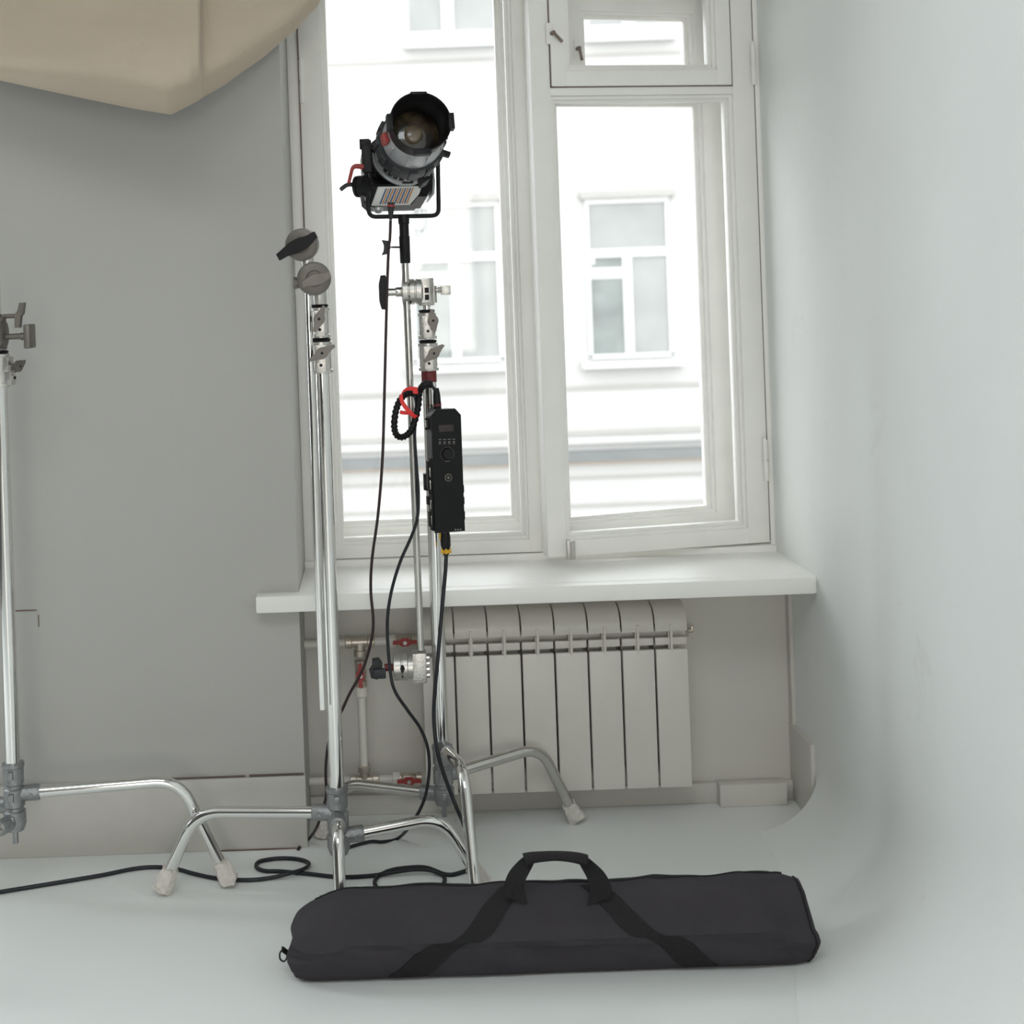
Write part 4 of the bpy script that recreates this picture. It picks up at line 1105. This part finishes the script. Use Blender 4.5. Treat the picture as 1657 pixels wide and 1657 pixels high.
# ------------------------------------------------------------------ draped cloth hanging in from the ceiling
rows_px = [
    # (px, hem_y, hem_depth, mid_y, mid_depth, top_y, top_depth)
    (-190, 70, 3.16, 40, 3.10, -160, 3.22), (-90, 98, 3.15, 62, 3.08, -150, 3.22), (0, 127, 3.14, 88, 3.05, -140, 3.2), (60, 140, 3.13, 92, 3.02, -140, 3.2), (140, 157, 3.12, 96, 2.99, -140, 3.2), (210, 171, 3.11, 104, 2.97, -140, 3.2),
    (276, 182, 3.09, 120, 2.95, -140, 3.18), (305, 168, 3.10, 112, 2.965, -140, 3.18), (320, 160, 3.13, 100, 2.985, -140, 3.18), (325, 156, 3.18, 100, 3.10, -140, 3.27), (368, 132, 3.23, 85, 3.13, -145, 3.28), (425, 90, 3.28, 50, 3.20, -150, 3.3), (478, 46, 3.31, 12, 3.25, -155, 3.33), (512, 8, 3.33, -30, 3.29, -160, 3.35), (540, -60, 3.34, -90, 3.31, -165, 3.35)]
bm = BM(); grid = []
for (px, hy, hd, my, md, ty, td) in rows_px:
    top = P(px, ty, td)
    colv = catmull([P(px, hy - 6, hd + .05), P(px, hy, hd), P(px, hy - (hy - my) * .35, hd + (md - hd) * .55), P(px, my, md), P(px, my + (ty - my) * .45, md + (td - md) * .5), top, Vector((top.x, td + .02, (top.z + CEIL) / 2)), Vector((top.x, td + .02, CEIL))], 5)
    grid.append(colv)
gv = []
for i in range(len(grid) - 1):
    for k in range(6):
        f = k / 6; gv.append([a.lerp(b, f) for a, b in zip(grid[i], grid[i + 1])])
gv.append(grid[-1])
for i, c in enumerate(gv):
    for j, q in enumerate(c):
        q.y += .008 * noise.noise(Vector((q.x * 7, q.z * 7, .3))) + .014 * noise.noise(Vector((q.x * 5 + q.z * 16, q.z * 3, 5.1)))
vv = [[bm.verts.new(q) for q in c] for c in gv]
for A, B in zip(vv, vv[1:]):
    for j in range(len(A) - 1): bm.faces.new((A[j], A[j + 1], B[j + 1], B[j]))
cl = obj('draped_cloth', bm, M['cloth'], None, angle=180, loc=(P(200, 60, 3.1).x, 3.15, CEIL))
tag(cl, 'beige cloth sheet sagging down from the ceiling at the upper left', 'cloth')
md = cl.modifiers.new('thickness', 'SOLIDIFY'); md.thickness = .004

# ------------------------------------------------------------------ across the street
bm = BM(); box(bm, (-40, 4.2, -5.3), (40, 40, -5.0)); struct('ground', bm, M['facade2'], smooth=False)
DB_ = 22.0
def e(px, py): q = P(px, py, DB_); return q.x, q.z
bld = thing('apartment_building', 'pale overexposed apartment building seen across the street through the window', 'building', (2, DB_ + 4, -5))
bm = BM(); box(bm, (-5.5, DB_, -5), (26, DB_ + 8, 6.3)); obj('facade_wall', bm, M['facade'], bld, smooth=False)
def ledge(py, h, out, m, px=1000):
    z = e(px, py)[1]; bm = BM(); box(bm, (-5.5, DB_ - out, z - h), (26, DB_ + .01, z), .01); return obj('ledge', bm, m, bld)
def strip(py, h, m, px=1000, out=.02, name='band'):
    z = e(px, py)[1]; bm = BM(); box(bm, (-5.5, DB_ - out, z - h), (26, DB_ + .01, z)); return obj(name, bm, m, bld, smooth=False)
strip(622, .06, M['facade2'], out=.03); strip(694, .07, M['facade2'], out=.03); ledge(706, .10, .10, M['facade'])
strip(727, .16, M['flash'], out=.16); ledge(744, .06, .05, M['peach']); strip(768, .05, M['facade2']); strip(813, .05, M['facade2'])
strip(95, .06, M['facade2'], px=720, out=.015)
def far_window(px0, px1, y0, ybar, y1, flip, px_ref):
    x0, zt_ = e(px0, y0); x1, _ = e(px1, y0); zb_ = e(px0, ybar)[1]; z0_ = e(px0, y1)[1]
    bm = BM(); t = .06
    for a in ((x0 - t, zt_, x1 + t, zt_ + .10), (x0 - t, z0_ - .02, x1 + t, z0_ + .06), (x0 - t, z0_, x0, zt_), (x1, z0_, x1 + t, zt_), (x0, zb_ - .12, x1, zb_ + .02)):
        box(bm, (a[0], DB_ - .05, a[1]), (a[2], DB_ + .01, a[3]), .01)
    xm = x0 + (x1 - x0) * .46
    box(bm, (xm - .05, DB_ - .045, z0_), (xm + .10, DB_ + .01, zb_ - .1), .01)
    box(bm, (x0, DB_ - .03, zb_ - .46), (xm, DB_ + .01, zb_ - .28), .01)
    box(bm, (x0, DB_ - .03, zb_ - .22), (x0 + .08, DB_ + .01, zb_ - .1), .01)
    box(bm, (x0 - .2, DB_ - .22, z0_ - .16), (x1 + .2, DB_ + .01, z0_ - .05), .01)
    w = obj('window', bm, M['fwhite'], bld)
    for a, mm in (((x0, zb_, x1, zt_), 'fpane'), ((x0, z0_, xm, zb_ - .46), 'fpane_d'), ((x0 + .05, zb_ - .28, xm - .04, zb_ - .12), 'fpane_d'), ((xm + .08, z0_, x1, zb_ - .1), 'fpane')):
        b2 = BM(); box(b2, (a[0], DB_ - .012, a[1]), (a[2], DB_ + .01, a[3])); obj('pane', b2, M[mm], w, smooth=False)
    b2 = BM(); box(b2, (x0 - .14, DB_ - .12, zt_ + .08), (x1 + .16, DB_ + .01, zt_ + .20), .02); obj('lintel', b2, M['facade2'], w)
far_window(951, 1075, 331, 406, 580, False, 1000); far_window(668, 800, 338, 414, 588, False, 740)
far_window(1225, 1350, 322, 397, 571, False, 1280); far_window(380, 512, 346, 422, 596, False, 450)
for a, b in ((660, 800), (952, 1080), (1240, 1370)):
    x0, zt_ = e(a, -20); x1, z0_ = e(b, 48 if a < 700 else 38)
    bm = BM(); box(bm, (x0, DB_ - .05, z0_ - .12), (x1, DB_ + .01, z0_), .01); box(bm, (x0 + .52, DB_ - .05, z0_), (x0 + .72, DB_ + .01, zt_), .01); box(bm, (x0 - .1, DB_ - .2, z0_ - .28), (x1 + .1, DB_ + .01, z0_ - .14), .01)
    w = obj('window', bm, M['fwhite'], bld)
    for p, q_ in ((x0, x0 + .52), (x0 + .72, x1)):
        b2 = BM(); box(b2, (p, DB_ - .012, z0_), (q_, DB_ + .01, zt_)); obj('pane', b2, M['fpane'], w, smooth=False)
